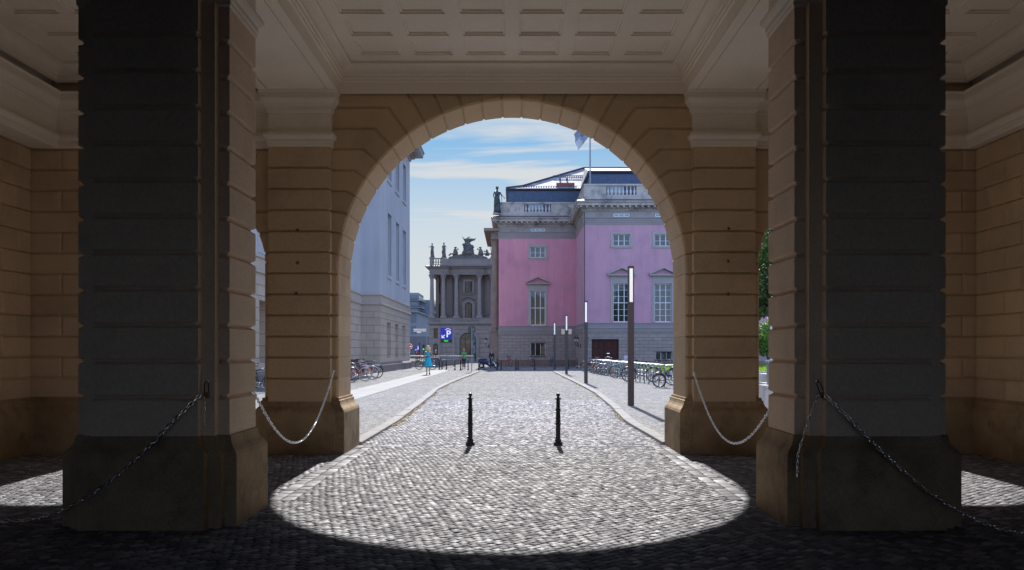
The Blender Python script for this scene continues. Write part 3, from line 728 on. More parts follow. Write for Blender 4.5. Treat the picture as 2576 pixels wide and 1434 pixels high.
for q in (xa,xm):
    for i in range(2):
        for j in range(3):
            x0=q+.14+i*.53; z0=.15+j*.8; d.profile_box
            d.loft([[(x0,YR+.22,z0),(x0+.42,YR+.22,z0),(x0+.42,YR+.22,z0+.62),(x0,YR+.22,z0+.62)],[(x0+.03,YR+.19,z0+.03),(x0+.39,YR+.19,z0+.03),(x0+.39,YR+.19,z0+.59),(x0+.03,YR+.19,z0+.59)],[(x0+.08,YR+.19,z0+.08),(x0+.34,YR+.19,z0+.08),(x0+.34,YR+.19,z0+.54),(x0+.08,YR+.19,z0+.54)]])
dd=d.build('door',M['darkwood'],K)
for z in (1.25,.95): d=MB(); d.box(xm+.16,xm+.42,YR+.17,YR+.19,z,z+.06); d.build('letter_plate',M['galv'],dd)
# downpipe at the corner and columns of the side front
b=MB(); b.tube([(XB+.06,YR-.08,3.4),(XB+.06,YR-.08,14.1)],.03,6); b.build('lightning_rod_cable',M['iron'],K)
b=MB()
for yy in (YL+.9,YL+4.5,YL+8):
    c0=(XA-.35,yy,0); b.box(XA-.95,XA,yy-.75,yy+.75,0,3.5); b.box(XA-1.0,XA,yy-.8,yy+.8,3.4,3.5)
    b.lathe((XA-.35,yy,3.5),[(.55,0),(.55,.2),(.46,.28),(.5,.4),(.40,.5),(.40,1),(.37,5),(.33,8.5),(.35,8.55),(.36,8.6),(.42,9.1),(.52,9.4)],14)
b.box(XA-.8,XA,YL+.2,100,12.9,13.7); b.box(XA-1.5,XA,YL-.2,100,13.7,14.0)
b.build('side_colonnade',stone('warm_column_stone',(.27,.21,.17),(.18,.14,.12),scale=1.4,fine=.2),K,smooth=False)

# ---------------------------------------------------------------- white building on the left
V=thing('white_building','tall blue-white plastered building on the left with stone ground floor and deep window slots','building')
M['wplaster']=stone('white_plaster',(.46,.47,.49),(.41,.42,.445),scale=.3,fine=.03,bump=.06,streak=.08)
M['beige']=ashlar('beige_ashlar',(.46,.38,.30),(.16,.125,.10),1.02,.51,off=(.25,-.19,0),ms=.014,bump=.8)
M['beigeb']=stone('beige_band',(.45,.385,.32),(.40,.345,.29),scale=.6,fine=.06)
XN,XP=-10.26,-8.96; YP,YE=58.1,74.9
def wall_x(b,X,y0,y1,z0,z1,holes,depth=.5):
    ys=sorted(set([y0,y1]+[q for h in holes for q in h[:2]])); zs=sorted(set([z0,z1]+[q for h in holes for q in h[2:]]))
    for i in range(len(ys)-1):
        for j in range(len(zs)-1):
            a,c_,d,e=ys[i],ys[i+1],zs[j],zs[j+1]
            if any(h[0]-1e-6<=a and c_<=h[1]+1e-6 and h[2]-1e-6<=d and e<=h[3]+1e-6 for h in holes): continue
            b.add([(X,a,d),(X,c_,d),(X,c_,e),(X,a,e)],[(0,1,2,3)])
    for ya,yb,za,zb in holes:
        p=[(ya,za),(yb,za),(yb,zb),(ya,zb)]
        b.loft([[(X,u,v_) for u,v_ in p],[(X-depth,u,v_) for u,v_ in p]],caps=False); b.add([(X-depth,u,v_) for u,v_ in p],[(0,1,2,3)])
colsY=[(61.3,63.2),(65.6,67.5),(69.9,71.8)]; colsN=[(54.2-4.4*i-1.9,54.2-4.4*i) for i in range(6)]
lowP=[(a,c_,1.0,3.58) for a,c_ in colsY]; lowN=[(a,c_,1.0,3.58) for a,c_ in colsN]
upP=[h for a,c_ in colsY for h in ((a,c_,6.95,11.45),(a,c_,13.9,16.9))]; upN=[h for a,c_ in colsN for h in ((a,c_,6.95,11.45),(a,c_,13.9,16.9))]
b=MB(); wall_x(b,XP,YP,YE,.6,4.2,lowP,.6); wall_x(b,XN,28,YP,.6,4.2,lowN,.6); b.add([(XN,YP,.6),(XP,YP,.6),(XP,YP,4.2),(XN,YP,4.2)],[(0,1,2,3)])
b.add([(XP,YE,.0),(-30,YE,.0),(-30,YE,18.5),(XP,YE,18.5)],[(0,1,2,3)]); b.add([(XN,28,0),(-30,28,0),(-30,28,18.5),(XN,28,18.5)],[(0,1,2,3)])
b.build('ground_floor_wall',M['beige'],V,fix=False)
b=MB(); wall_x(b,XP,YP,YE,5.3,18.6,upP); wall_x(b,XN,28,YP,5.3,18.6,upN); b.add([(XN,YP,5.3),(XP,YP,5.3),(XP,YP,18.6),(XN,YP,18.6)],[(0,1,2,3)]); b.build('upper_wall',M['wplaster'],V,fix=False)
pv=[(XN,28),(XN,YP),(XP,YP),(XP,YE),(-30,YE)]
b=MB(); sweep(b,pv,[(-.3,4.18),(.04,4.2),(.04,4.62),(.16,4.66),(.17,4.74),(.06,4.80),(.06,5.26),(.14,5.28),(.14,5.36),(-.3,5.40)]); b.build('string_course',M['beigeb'],V)
b=MB(); sweep(b,pv,[(-.3,-.03),(.16,-.03),(.16,.52),(.02,.66),(-.3,.66)]); b.build('plinth',stone('dark_plinth_granite',(.22,.19,.18),(.14,.12,.12),scale=1.2,fine=.2),V)
b=MB(); sweep(b,pv,[(-.3,18.1),(.1,18.1),(.15,18.3),(.4,18.35),(.45,18.55),(1.05,18.6),(1.1,18.95),(1.2,19.05),(-.3,19.3)])
yy=29
while yy<YE: 
    X=(XN if yy<YP else XP); b.box(X+.15,X+1.0,yy,yy+.28,18.34,18.6); yy+=.9
b.box(-30,XN,28,YE,19.0,19.2)
b.build('cornice',M['frieze'],V)
for X,cl in ((XP,colsY),(XN,colsN)):
    for a,c_ in cl:
        for z0,z1,zp in ((6.95,11.45,5.6),(13.9,16.9,None)):
            f=MB(); q=.22
            f.box(X-.02,X+.06,a-q,a,z0-q,z1+q); f.box(X-.02,X+.06,c_,c_+q,z0-q,z1+q); f.box(X-.02,X+.06,a,c_,z1,z1+q); f.box(X-.02,X+.09,a,c_,z0-q,z0)
            if zp: f.box(X-.01,X+.03,a-q,a,zp-.1,z0-q); f.box(X-.01,X+.03,c_,c_+q,zp-.1,z0-q); f.box(X-.01,X+.03,a,c_,zp-.1,zp); f.box(X-.01,X+.012,a+.15,c_-.15,zp+.12,z0-q-.12)
            o=f.build('window',M['wplaster'],V)
            p=MB(); p.box(X-.48,X-.46,a+.02,c_-.02,z0+.02,z1-.02); p.build('pane',M['pane'],o)

# ---------------------------------------------------------------- old library
Lb=thing('old_library','grey-brown baroque library with curved front, giant columns and statue-topped parapet','library')
M['lib']=stone('library_plaster',(.21,.165,.14),(.165,.135,.12),scale=.4,fine=.07)
M['libs']=stone('library_stone',(.27,.235,.205),(.19,.165,.15),scale=.7,fine=.15,dirt=(.10,.09,.09),dirt_scale=.7,dirt_amt=.6)
M['librust']=ashlar('library_ground_floor',(.25,.20,.175),(.075,.065,.06),60,.70,off=(30,.1,0),ms=.03,bump=.8,var=.03)
YB=130.0
def xl(c): return W((1680+c/3.875)/1.59,YB)
def zl(c): return Z((930+c/3.875)/1.59,YB)
b=MB()
gh=[(W(1157,YB),W(1197,YB),0,3.2),(W(1092,YB),W(1101.5,YB),Z(874,YB),Z(842,YB))]
gh[1]=(W((1620+470/4.0975)/1.59,YB),W((1620+535/4.0975)/1.59,YB),Z((1150+830/4.0975)/1.59,YB),Z((1150+665/4.0975)/1.59,YB))
gh2=(gh[1][0],gh[1][1],0.5,2.3)
wall_quads(b,-12.6,1.5,YB,0,5.65,[gh[0],gh[1],gh2],.5); b.add([(-12.6,YB,0),(-12.6,YB+14,0),(-12.6,YB+14,5.65),(-12.6,YB,5.65)],[(0,1,2,3)])
b.build('ground_floor_wall',M['librust'],Lb,fix=False)
def archwin(x0,x1,z0,z1,Y,name,par,arch=True,cols_=2,rows_=4,fm='iron',frame=None):
    r=(x1-x0)/2; cx=(x0+x1)/2; n=12; poly=[(x0,z0),(x1,z0)]
    if arch: poly+=[(cx+r*cos(pi*i/n),z1-r+r*sin(pi*i/n)) for i in range(n+1)]
    else: poly+=[(x1,z1),(x0,z1)]
    p=MB(); p.prism_y(poly,Y-.05,Y-.02); 
    o=p.build(name,M['pane'],par)
    f=MB()
    for i in range(1,cols_): x=x0+(x1-x0)*i/cols_; f.box(x-.04,x+.04,Y-.09,Y-.06,z0,z1-.02)
    for j in range(1,rows_): z=z0+(z1-z0)*j/rows_; f.box(x0,x1,Y-.085,Y-.062,z-.025,z+.025)
    f.tube([(x,Y-.08,z) for x,z in poly],.07,4,closed=True); f.build('frame',M[fm],o)
    if frame:
        s=MB(); pp=inset_poly(poly,-.22)
        m_=len(poly)
        s.loft([[(x,Y-.10,z) for x,z in poly],[(x,Y-.16,z) for x,z in inset_poly(poly,-.05)],[(x,Y-.16,z) for x,z in pp],[(x,Y-.02,z) for x,z in pp]],caps=False)
        s.build('surround',M[frame],o)
    return o
archwin(W(1157,YB),W(1197,YB),0,4.24,YB,'portal_window',Lb,True,3,5,'slateframe' if 'slateframe' in M else 'iron','libs')
archwin(gh[1][0],gh[1][1],gh[1][2],gh[1][3],YB+.3,'window',Lb,False); archwin(gh2[0],gh2[1],.5,2.6,YB+.04,'window',Lb,True,2,3,'iron','libs')
b=MB(); b.box(-12.9,1.5,YB-.35,YB+14,5.65,5.95); b.box(-12.75,1.5,YB-.2,YB+14,5.5,5.65); b.box(-12.65,1.5,YB-.1,YB+14,5.95,6.5)
# podium balustrade panels: openings as dark ovals between balusters
b.build('string_course',M['libs'],Lb)
b=MB()
for c in (600,640,680,720,760,800,840,880,205,235,265,295):
    q_=MB(); q_.lathe((xl(c),YB-.16,6.0),[(.05,0),(.09,.15),(.05,.4),(.06,.45)],6); q_.build('baluster',M['libs'],Lb)
b=MB(); YM=YB+1.6
b.box(xl(600),xl(880),YM-.2,YM+10,5.9,13.25)     # central bay wall
b.box(xl(225),xl(600),YM+.5,YM+10,5.9,13.25); b.box(xl(880),1.5,YM+.5,YM+10,5.9,13.25)
b.build('upper_wall',M['lib'],Lb)
b=MB()
def column(cx,cy,z0,z1,r):
    b.box(cx-r*1.5,cx+r*1.5,cy-r*1.5,cy+r*1.5,z0-.3,z0)
    b.lathe((cx,cy,z0),[(r*1.35,0),(r*1.4,.08),(r*1.1,.16),(r*1.2,.22),(r,.28),(r,(z1-z0)*.4),(r*.86,z1-z0-.85),(r*.95,z1-z0-.83),(r*.95,z1-z0-.78),(r*.9,z1-z0-.7),(r*1.05,z1-z0-.5),(r*1.0,z1-z0-.45),(r*1.3,z1-z0-.22),(r*1.25,z1-z0-.2),(r*1.55,z1-z0-.06),(r*1.55,z1-z0)],14)
    for k in range(8):
        a=k*pi/4+.2; b.sphere((cx+r*1.15*cos(a),cy+r*1.15*sin(a),z1-.45),.09,5,4); b.sphere((cx+r*1.4*cos(a),cy+r*1.4*sin(a),z1-.2),.10,5,4)
ZB0,ZB1=6.80,13.17
for c in (182,360,562,919,1125): b=MB(); column(xl(c),YB+.25,ZB0,ZB1,.31); b.build('column',M['libs'],Lb)
b=MB()
for c in (445,1048): b=MB(); column(xl(c),YM+.35,ZB0,ZB1,.62); b.build('half_column',M['lib'],Lb)
b=MB(); b.box(xl(230),xl(275),YM,YM+1,6.5,13.2); b.build('pilaster',M['lib'],Lb)
# entablature: projecting over the paired columns, curved in the centre
fr=[(xl(150),YB+12),(xl(150),YB-.1),(xl(430),YB-.1)]
for i in range(9):
    t=i/8; fr.append((xl(470)+(xl(1020)-xl(470))*t,YB+.45+.25*math.cos((t-.5)*2*pi*.5)*-1))
fr+=[(xl(1060),YB-.1),(1.5,YB-.1)]
b=MB(); sweep(b,fr,[(-1.8,13.150),(.0,13.150),(.0,13.326),(.06,13.340),(.06,13.480),(.12,13.502),(.0,13.537),(-.0,13.994),(.1,14.029),(.15,14.134),(.5,14.169),(.55,14.275),(.72,14.345),(-1.8,14.451)]); b.build('entablature',M['libs'],Lb)
b=MB(); sweep(b,fr,[(-1.9,14.366),(.66,14.373),(.2,14.465),(-1.9,14.465)]); b.build('cornice_flashing',M['lead'],Lb)
b=MB()
b.box(xl(150),xl(195),YB,YB+.6,14.451,15.584); b.box(xl(330),xl(1170)+.6,YB+.1,YB+.7,14.451,15.584); b.box(xl(1080),xl(1165),YB-.05,YB+.6,14.451,15.615)
b.box(xl(195),xl(330),YB+.1,YB+.5,14.451,14.670); b.box(xl(150)-.1,xl(340),YB-.05,YB+.65,15.553,15.647); b.box(xl(440),xl(1050),YB+.02,YB+.8,15.553,15.660)
for i in range(6):
    q_=MB(); q_.lathe((xl(208)+i*.36,YB+.3,14.670),[(.10,0),(.05,.1),(.13,.3),(.06,.7),(.11,.9)],6); q_.build('baluster',M['libs'],Lb)
b.build('parapet',M['libs'],Lb)
archwin(xl(695),xl(798),zl(912),zl(755),YM-.24,'window',Lb,False,2,4,'iron','libs')
archwin(xl(697),xl(795),zl(1335),zl(1080),YM-.24,'window',Lb,True,2,5,'iron','libs')
for c in (318,1165): archwin(xl(c)-.25,xl(c)+.25,zl(912),zl(765),YM+.46,'window',Lb,False,2,4,'iron'); archwin(xl(c)-.25,xl(c)+.25,zl(1335),zl(1090),YM+.46,'window',Lb,True,2,5,'iron')
b=MB(); x=xl(745); z=zl(1030)
b.box(x-1.0,x+1.0,YM-.5,YM-.2,z,z+.09)
for s in (-1,1): b.loft([[(x+s*1.0,yy,z+.09),(x+s*1.0,yy,z+.18),(x,yy,z+.52),(x,yy,z+.40)] for yy in (YM-.5,YM-.2)])
b.box(x-.9,x+.9,YM-.4,YM-.2,zl(925)-.1,zl(925)); b.build('pediment',M['libs'],Lb)

# ---------------------------------------------------------------- modern block far behind, low wall
Q=thing('modern_block','blue-grey modern office block with stacked balconies seen in the gap beside the library','office building')
M['mod']=stone('blue_grey_cladding',(.20,.235,.28),(.16,.19,.23),scale=.05,fine=.03)
M['modd']=plain('dark_office_glass',(.02,.035,.05),.1,0,.8)
YM2=380.0
b=MB(); xr=W(1052.5,YM2); b.box(-80,xr,YM2,YM2+22,0,27.4); b.box(-80,xr+4.0,YM2+22,YM2+45,0,25.5)
b.box(-80,xr+7.5,YM2+45,YM2+90,0,24)
b.build('block_wall',M['mod'],Q)
for k in range(8):
    z=2.2+3.15*k
    w=MB(); w.box(-52,xr-7.8,YM2-.15,YM2-.05,z,z+2.0); w.box(xr-7.2,xr-4.2,YM2-.15,YM2-.05,z,z+2.2); w.box(xr-3.6,xr-.5,YM2-.15,YM2-.05,z,z+2.2)
    for q in range(4): w.box(xr+.02,xr+.1,YM2+2+q*5,YM2+5+q*5,z,z+2.0); w.box(xr+4.05,xr+4.12,YM2+24+q*5,YM2+27.2+q*5,z,z+2.0)
    w.build('window',M['modd'],Q)
    if k>0:
        w=MB(); w.box(xr-4,xr+1.6,YM2-1.6,YM2+20,z-.55,z-.25)
        for q in range(4): w.box(xr-4,xr+1.6,YM2-1.62,YM2-1.55,z-.2+q*.28,z-.12+q*.28); w.box(xr+1.55,xr+1.62,YM2-1.5,YM2+20,z-.2+q*.28,z-.12+q*.28)
        w.build('balcony',plain('balcony_metal',(.10,.12,.15),.4) if k==1 else bpy.data.materials['balcony_metal'],Q)
P2=thing('low_modern_building','lower grey modern building with a flat canopy roof left of the balconied block','office building')
b=MB(); Yq=240; b.box(-70,W(1048,Yq),Yq,Yq+60,0,12.3); b.box(-70,W(1054.5,Yq),Yq-2,Yq+62,12.3,12.6); b.build('block_wall',M['mod'],P2)
for k in range(3):
    w=MB(); 
    for q in range(5): w.box(W(1034+q*2.8,Yq),W(1036+q*2.8,Yq),Yq-.1,Yq-.02,3+3.2*k,5.4+3.2*k)
    w.build('window',M['modd'],P2)
P3=thing('grey_side_building','plain grey building front behind the car park railing','building')
b=MB(); Yq=180; b.box(-60,-12.5,Yq,Yq+20,-.03,Z(846,Yq)); b.build('block_wall',stone('grey_render',(.16,.155,.16),scale=.3),P3)
w=MB(); w.box(W(1034,Yq),W(1039,Yq),Yq-.1,Yq-.02,1.9,3.2); w.box(W(1041,Yq),W(1044.5,Yq),Yq-.1,Yq-.02,1.9,3.2); w.build('window',M['modd'],P3)
# ================================================================ STREET FURNITURE
def label_n(n): return ['first','second','third','fourth','fifth','sixth','seventh','eighth','ninth','tenth','eleventh','twelfth','thirteenth','fourteenth','fifteenth','sixteenth','seventeenth','eighteenth','nineteenth','twentieth','twenty-first','twenty-second','twenty-third','twenty-fourth','twenty-fifth','twenty-sixth','twenty-seventh','twenty-eighth'][n]
# near bollards
M['boll']=plain('dark_bollard_paint',(.022,.018,.024),.32,.3)
BP=[(.073,0),(.073,.05),(.066,.058),(.052,.062),(.052,.10),(.046,.108),(.038,.115),(.038,.355),(.041,.36),(.047,.372),(.047,.385),(.040,.395),(.035,.40),(.0345,.60),(.037,.605),(.044,.617),(.044,.63),(.037,.64),(.032,.645),(.031,.80),(.033,.805),(.052,.812),(.052,.826),(.036,.836),(.022,.842),(.022,.85),(.012,.852)]
BP=[(r,z*.905) for r,z in BP]
def bollard(label,loc,group,sc=1,knob=True):
    t=thing('bollard',label,'bollard',loc,0,group)
    b=MB(); b.lathe((0,0,0),BP,16)
    for k in range(10):
        a=k*pi/5; b.tube([(.034*cos(a),.034*sin(a),.37),(.031*cos(a),.031*sin(a),.54)],.004,4)
    if knob: b.sphere((-.045,-.012,.125),.014,8,6); b.tube([(0,0,.125),(-.045,-.012,.125)],.007,6)
    b.build('post',M['boll'],t,smooth=False)
    b=MB(); b.sphere((0,0,.80),.031,14,10); b.build('ball_finial',M['boll'],t,smooth=True)
    t.scale=(sc,sc,sc); return t
near=bollard('dark iron ball-topped bollard under the big arch, left of the centre line',(W(1183,13.6),13.6,0),'pair of bollards under the arch')
r=dup(near,(W(1404,13.6),13.6,0),0,'dark iron ball-topped bollard under the big arch, right of the centre line')
# far bollards (photo column, base row, height in photo rows)
far=[(1105.4,931,1.0,'dark bollard just right of the turquoise dress, leftmost of the far row'),(1112,929,.9,'short dark bollard close behind the leftmost bollard of the far row'),(1123,929.5,.92,'dark bollard left of the tall grey parking sign pole'),
(1144.5,931,.95,'dark bollard at the foot of the parking sign pole, beside the green-shirted man'),(1159,931.4,1.05,'dark bollard touching the left arm of the green-shirted man'),(1177.5,930.6,.93,'dark bollard right of the green-shirted man'),
(1204.6,931,1.05,'dark bollard between the round traffic sign and the scooter'),(1216,924,1.0,'thin dark bollard behind the scooter seat'),(1217.5,931,1.0,'dark bollard in front of the scooter body'),
(1251,931,1.08,'dark bollard at the scooter front wheel, by the palace corner'),(1260.8,930.5,.9,'slim plain dark bollard right of the palace corner'),(1298,930.5,1.03,'dark bollard right of the basket bicycle at the palace wall'),
(1303.5,930,.9,'slim bollard just right of the one beside the basket bicycle'),(1345,930,1.0,'dark bollard in front of the bicycle under the barred window'),(1430,928,.95,'dark bollard between the third lamp post and the palace corner'),(1452,926.5,.97,'dark bollard nearest the inner corner of the pink palace')]
for x,y,s,l in far:
    Y=3225/(y-883.0); o=dup(near,(W(x,Y),Y,.0),0,l); o['group']='row of bollards along the far street'; o.scale=(s*1.06*1.1,s*1.06*1.1,s*1.06)
# lamp posts
M['diff']=plain('white_lamp_diffuser',(.7,.7,.69),.4,emit=(1,1,.97),es=.18)
def lamp(label,x,Y):
    t=thing('street_lamp',label,'street lamp',(x,Y,.03),0,'square light columns along the right kerb')
    b=MB(); w=.077; H=3.75
    b.box(-w,w,-w,w,0,2.78); b.box(-w,w,.0,w,2.78,H); b.box(-w,-w+.03,-w,0,2.78,H); b.box(w-.03,w,-w,0,2.78,H); b.box(-w+.03,w-.03,-w,0,H-.06,H)
    b.box(-w-.002,w+.002,-w-.002,w+.002,2.2,2.203); b.box(-w+.02,w-.02,-w-.004,-w,.35,.75)
    b.build('column',M['post'],t)
    b=MB(); b.box(-w+.032,w-.032,-w+.008,-.002,2.785,H-.065); b.build('light_panel',M['diff'],t)
    return t
LP=[(1587,1022,'tall square light column nearest the arch, in front of the bicycle stands'),(1474,965,'second nearest square light column, at the far end of the bicycle stands'),(1425,942,'third square light column, with two beige boxes clamped to it'),(1395,930,'farthest and smallest square light column, near the barred window')]
l0=None
for x,y,l in LP:
    Y=3225/(y-883.0)*.99
    if l0 is None: l0=o=lamp(l,W(x,Y),Y)
    else: o=dup(l0,(W(x,Y),Y,.03),0,l)
    if x==1425:
        for s in (-1,1):
            b=MB(); b.profile_box(s*.22-.10,s*.22+.10,-.08,.08,[(2.52,-.015),(2.535,0),(2.845,0),(2.86,-.015)]); b.tube([(s*.07,0,2.7),(s*.14,0,2.7)],.02); b.build('equipment_box',plain('beige_box',(.62,.47,.33),.5) if s<0 else bpy.data.materials['beige_box'],o)
# ---------------------------------------------------------------- text helper
def text_mesh(txt,size,name,mat,parent,loc,ext=.004,bold=0,sx=1):
    cu=bpy.data.curves.new('t','FONT'); cu.body=txt; cu.size=size; cu.align_x='CENTER'; cu.align_y='CENTER'; cu.extrude=ext; cu.offset=bold; cu.resolution_u=4
    ob=bpy.data.objects.new('t',cu); C.objects.link(ob); bpy.context.view_layer.update()
    me=bpy.data.meshes.new_from_object(ob.evaluated_get(bpy.context.evaluated_depsgraph_get())); bpy.data.objects.remove(ob)
    me.materials.clear(); me.materials.append(mat)
    o=bpy.data.objects.new(name,me); C.objects.link(o); o.parent=parent; o.location=loc; o.rotation_euler=(pi/2,0,0); o.scale=(sx,1,1); return o
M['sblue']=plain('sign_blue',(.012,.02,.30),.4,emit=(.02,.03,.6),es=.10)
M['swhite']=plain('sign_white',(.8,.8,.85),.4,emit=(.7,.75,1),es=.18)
M['led']=plain('green_led',(.0,.3,.02),.5,emit=(.01,1,.06),es=.6)
M['black']=plain('matte_black',(.012,.012,.014),.5)
M['greypost']=plain('grey_painted_post',(.20,.23,.26),.45,.3)
def parking(label,cx,zc_,Y,w,led):
    t=thing('parking_sign',label,'sign',(cx,Y,0))
    h=w*1.0; b=MB(); b.box(-w/2,w/2,-.06,.06,zc_-h/2,zc_+h/2); b.build('sign_panel',M['sblue'],t)
    text_mesh('P',w*.80,'letter',M['swhite'],t,(w*.20,-.066,zc_-.06*w),bold=.02*w)
    b=MB(); s=w
    b.loft([[(-.09*s,y,zc_+.30*s),(-.09*s,y,zc_+.36*s),(.16*s,y,zc_+.46*s),(.42*s,y,zc_+.36*s),(.42*s,y,zc_+.30*s),(.16*s,y,zc_+.40*s)] for y in (-.075,-.062)]); b.build('roof_mark',M['swhite'],t)
    b=MB(); X=-.40*s; Zq=zc_-.40*s
    b.loft([[(X,y,Zq),(X+.27*s,y,Zq),(X+.27*s,y,Zq+.06*s),(X+.12*s,y,Zq+.06*s),(X+.31*s,y,Zq+.26*s),(X+.26*s,y,Zq+.31*s),(X+.06*s,y,Zq+.12*s),(X+.06*s,y,Zq+.27*s),(X,y,Zq+.27*s)] for y in (-.075,-.062)]); b.build('arrow',M['swhite'],t)
    if led:
        b=MB(); b.box(-w/2,w/2,-.07,.07,zc_-h/2-.28*w,zc_-h/2-.01); b.build('display_box',M['black'],t)
        text_mesh('FREI',w*.20,'display_text',M['led'],t,(0,-.08,zc_-h/2-.15*w),bold=.0)
        b=MB(); b.tube([(w*.5+.16,0,0),(w*.5+.16,0,zc_+h/2)],.075,8); b.tube([(w*.5,0,zc_+.35*w),(w*.5+.16,0,zc_+.35*w)],.03); b.tube([(w*.5,0,zc_-.25*w),(w*.5+.16,0,zc_-.25*w)],.03)
        b.build('pole',M['greypost'],t)
    else:
        b=MB(); b.box(-w/2,w/2,-.07,.07,zc_-h/2-.24*w,zc_-h/2-.01); b.build('display_box',M['black'],t)
        b=MB(); b.tube([(w*.38,-.12,0),(w*.38,-.12,zc_+h*1.2)],.05,8); b.build('pole',M['black'],t)
Y=85; parking('large blue parking garage sign with roof mark, white P and green FREI display',W(1122.5,Y),Z(839,Y),Y,29/F*Y,True)
Y=96; parking('small distant blue parking sign on a black pole, left of the dress',W(1050.3,Y),Z(876.5,Y),Y,13/F*Y,False)
# no entry sign
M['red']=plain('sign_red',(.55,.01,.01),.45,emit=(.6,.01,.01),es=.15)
Y=80; t=thing('no_entry_sign','round red no entry sign half hidden by the white building corner','sign',(W(1030.5,Y),Y,0))
b=MB(); z=Z(871.5,Y); n=24; R_=.26
b.loft([[(R_*cos(2*pi*i/n),y,z+R_*sin(2*pi*i/n)) for i in range(n)] for y in (-.02,.0)]); b.build('disc',M['red'],t)
b=MB(); b.ring((0,-.024,z),R_-.012,.012,'y',24,4); b.box(-.17,.17,-.03,-.021,z-.035,z+.035); b.build('bar',M['swhite'],t)
b=MB(); b.tube([(0,.04,0),(0,.04,z+.3)],.03); b.build('pole',M['galv'],t)
# street name sign
Y=83; t=thing('street_name_sign','white street name sign with dark lettering on a slim grey post','sign',(W(1073.5,Y),Y,0))
b=MB(); b.tube([(0,0,0),(0,0,Z(822,Y))],.035,8); b.sphere((0,0,Z(822,Y)+.03),.06); b.build('post',M['greypost'],t)
zz_=Z(830.5,Y); b=MB(); b.box(W(1040,Y)-W(1073.5,Y),-.05,-.015,.015,zz_-.13,zz_+.13); b.build('name_plate',plain('enamel_white',(.75,.75,.72),.4),t)
text_mesh('Hinter der Katholischen Kirche',.105,'lettering',M['black'],t,((W(1040,Y)-W(1073.5,Y)-.05)/2,-.02,zz_),.002,bold=.003)
b=MB(); b.box(-.95,-.55,-.02,.02,zz_-.27,zz_-.15); b.build('number_plate',bpy.data.materials['enamel_white'],t)
# traffic light
Y=105; t=thing('traffic_light','small black traffic light showing green on a post, above the railing','traffic light',(W(1065.8,Y),Y,0))
b=MB(); b.tube([(.0,.1,0),(.0,.1,Z(868,Y))],.05); b.box(-.14,.14,-.12,.08,Z(880,Y),Z(867,Y)); 
b.build('housing',M['black'],t)
b=MB(); b.sphere((0,-.13,Z(878.3,Y)),.09,8,6); b.build('green_lamp',M['led'],t)
# round sign seen from behind
Y=60.8; t=thing('traffic_sign','round traffic sign seen from behind on a grey post, with smaller plate below','sign',(W(1186.8,Y),Y,.03))
z=Z(830,Y); b=MB(); n=28; R_=.285
b.loft([[(R_*cos(2*pi*i/n),y,z+R_*sin(2*pi*i/n)) for i in range(n)] for y in (.05,.065)]); 
b.build('disc',plain('grey_sign_back',(.075,.08,.08),.5,.3),t)
b=MB(); b.box(-.18,.17,.05,.06,z-.66,z-.30); b.build('lower_plate',bpy.data.materials['grey_sign_back'],t)
b=MB(); b.box(.10,.16,.03,.048,z-.05,z+.06); b.build('sticker',plain('yellow_sticker',(.45,.42,.05),.5),t)
b=MB(); b.tube([(0,0,-.03),(0,0,z+.20)],.034,10); b.build('post',M['galv2'] if 'galv2' in M else plain('dull_galvanised_post',(.30,.32,.33),.5,.5),t)
# car park wall and railing
Y=82
t=thing('ramp_wall','low grey wall of the car park ramp with weeds along its foot','wall')
M['conc']=stone('grey_concrete',(.26,.25,.24),(.20,.19,.185),scale=.9,fine=.1)
b=MB(); b.box(W(1030,Y)-2,W(1106,Y),Y,Y+.25,-.03,Z(908,Y)); b.loft([[(W(1106,Y),Y,-.03),(W(1106,Y),Y,.62),(W(1106,Y)+.1,Y+.25,.62),(W(1106,Y)+.1,Y+.25,-.03)],[(W(1190,116),116,-.03),(W(1190,116),116,.55),(W(1190,116)+.2,116.25,.55),(W(1190,116)+.2,116.2,-.03)]])
b.build('wall',M['conc'],t)
b=MB(); b.box(W(1077,80),W(1105.5,80),79.6,80.6,.18,.92); t2=thing('grey_cabinet','dark grey street cabinet behind the leftmost far bollards','cabinet'); b.build('cabinet_body',plain('cabinet_grey',(.07,.08,.11),.5),t2)
b=MB(); b.box(W(1077.5,80),W(1092,80),79.58,80.5,.0,.18); b.build('cabinet_foot',M['black'],t2)
t=thing('railing','grey metal railing with many thin bars above the ramp wall','railing')
b=MB(); z1=Z(895,Y)
b.box(W(1032,Y),W(1121,Y),Y+.08,Y+.15,z1-.03,z1+.03); b.box(W(1032,Y),W(1121,Y),Y+.1,Y+.13,.66,.70); b.box(W(1032,Y),W(1190,Y),Y+1.6,Y+1.66,z1-.04,z1+.01); b.build('handrail',M['galv'],t)
b=MB(); x=W(1033,Y)
while x<W(1108,Y): b.box(x,x+.025,Y+.1,Y+.13,.6,z1); x+=.11
b.build('bars',M['boll'],t)
x=W(1108,Y); b=MB()
while x<W(1190,Y): b.box(x,x+.03,Y+1.6,Y+1.64,.3,z1-.04); x+=.12
b.box(W(1033,Y),W(1190,Y),Y+1.62,Y+1.64,.3,.34); b.build('bars',M['greypost'],t)
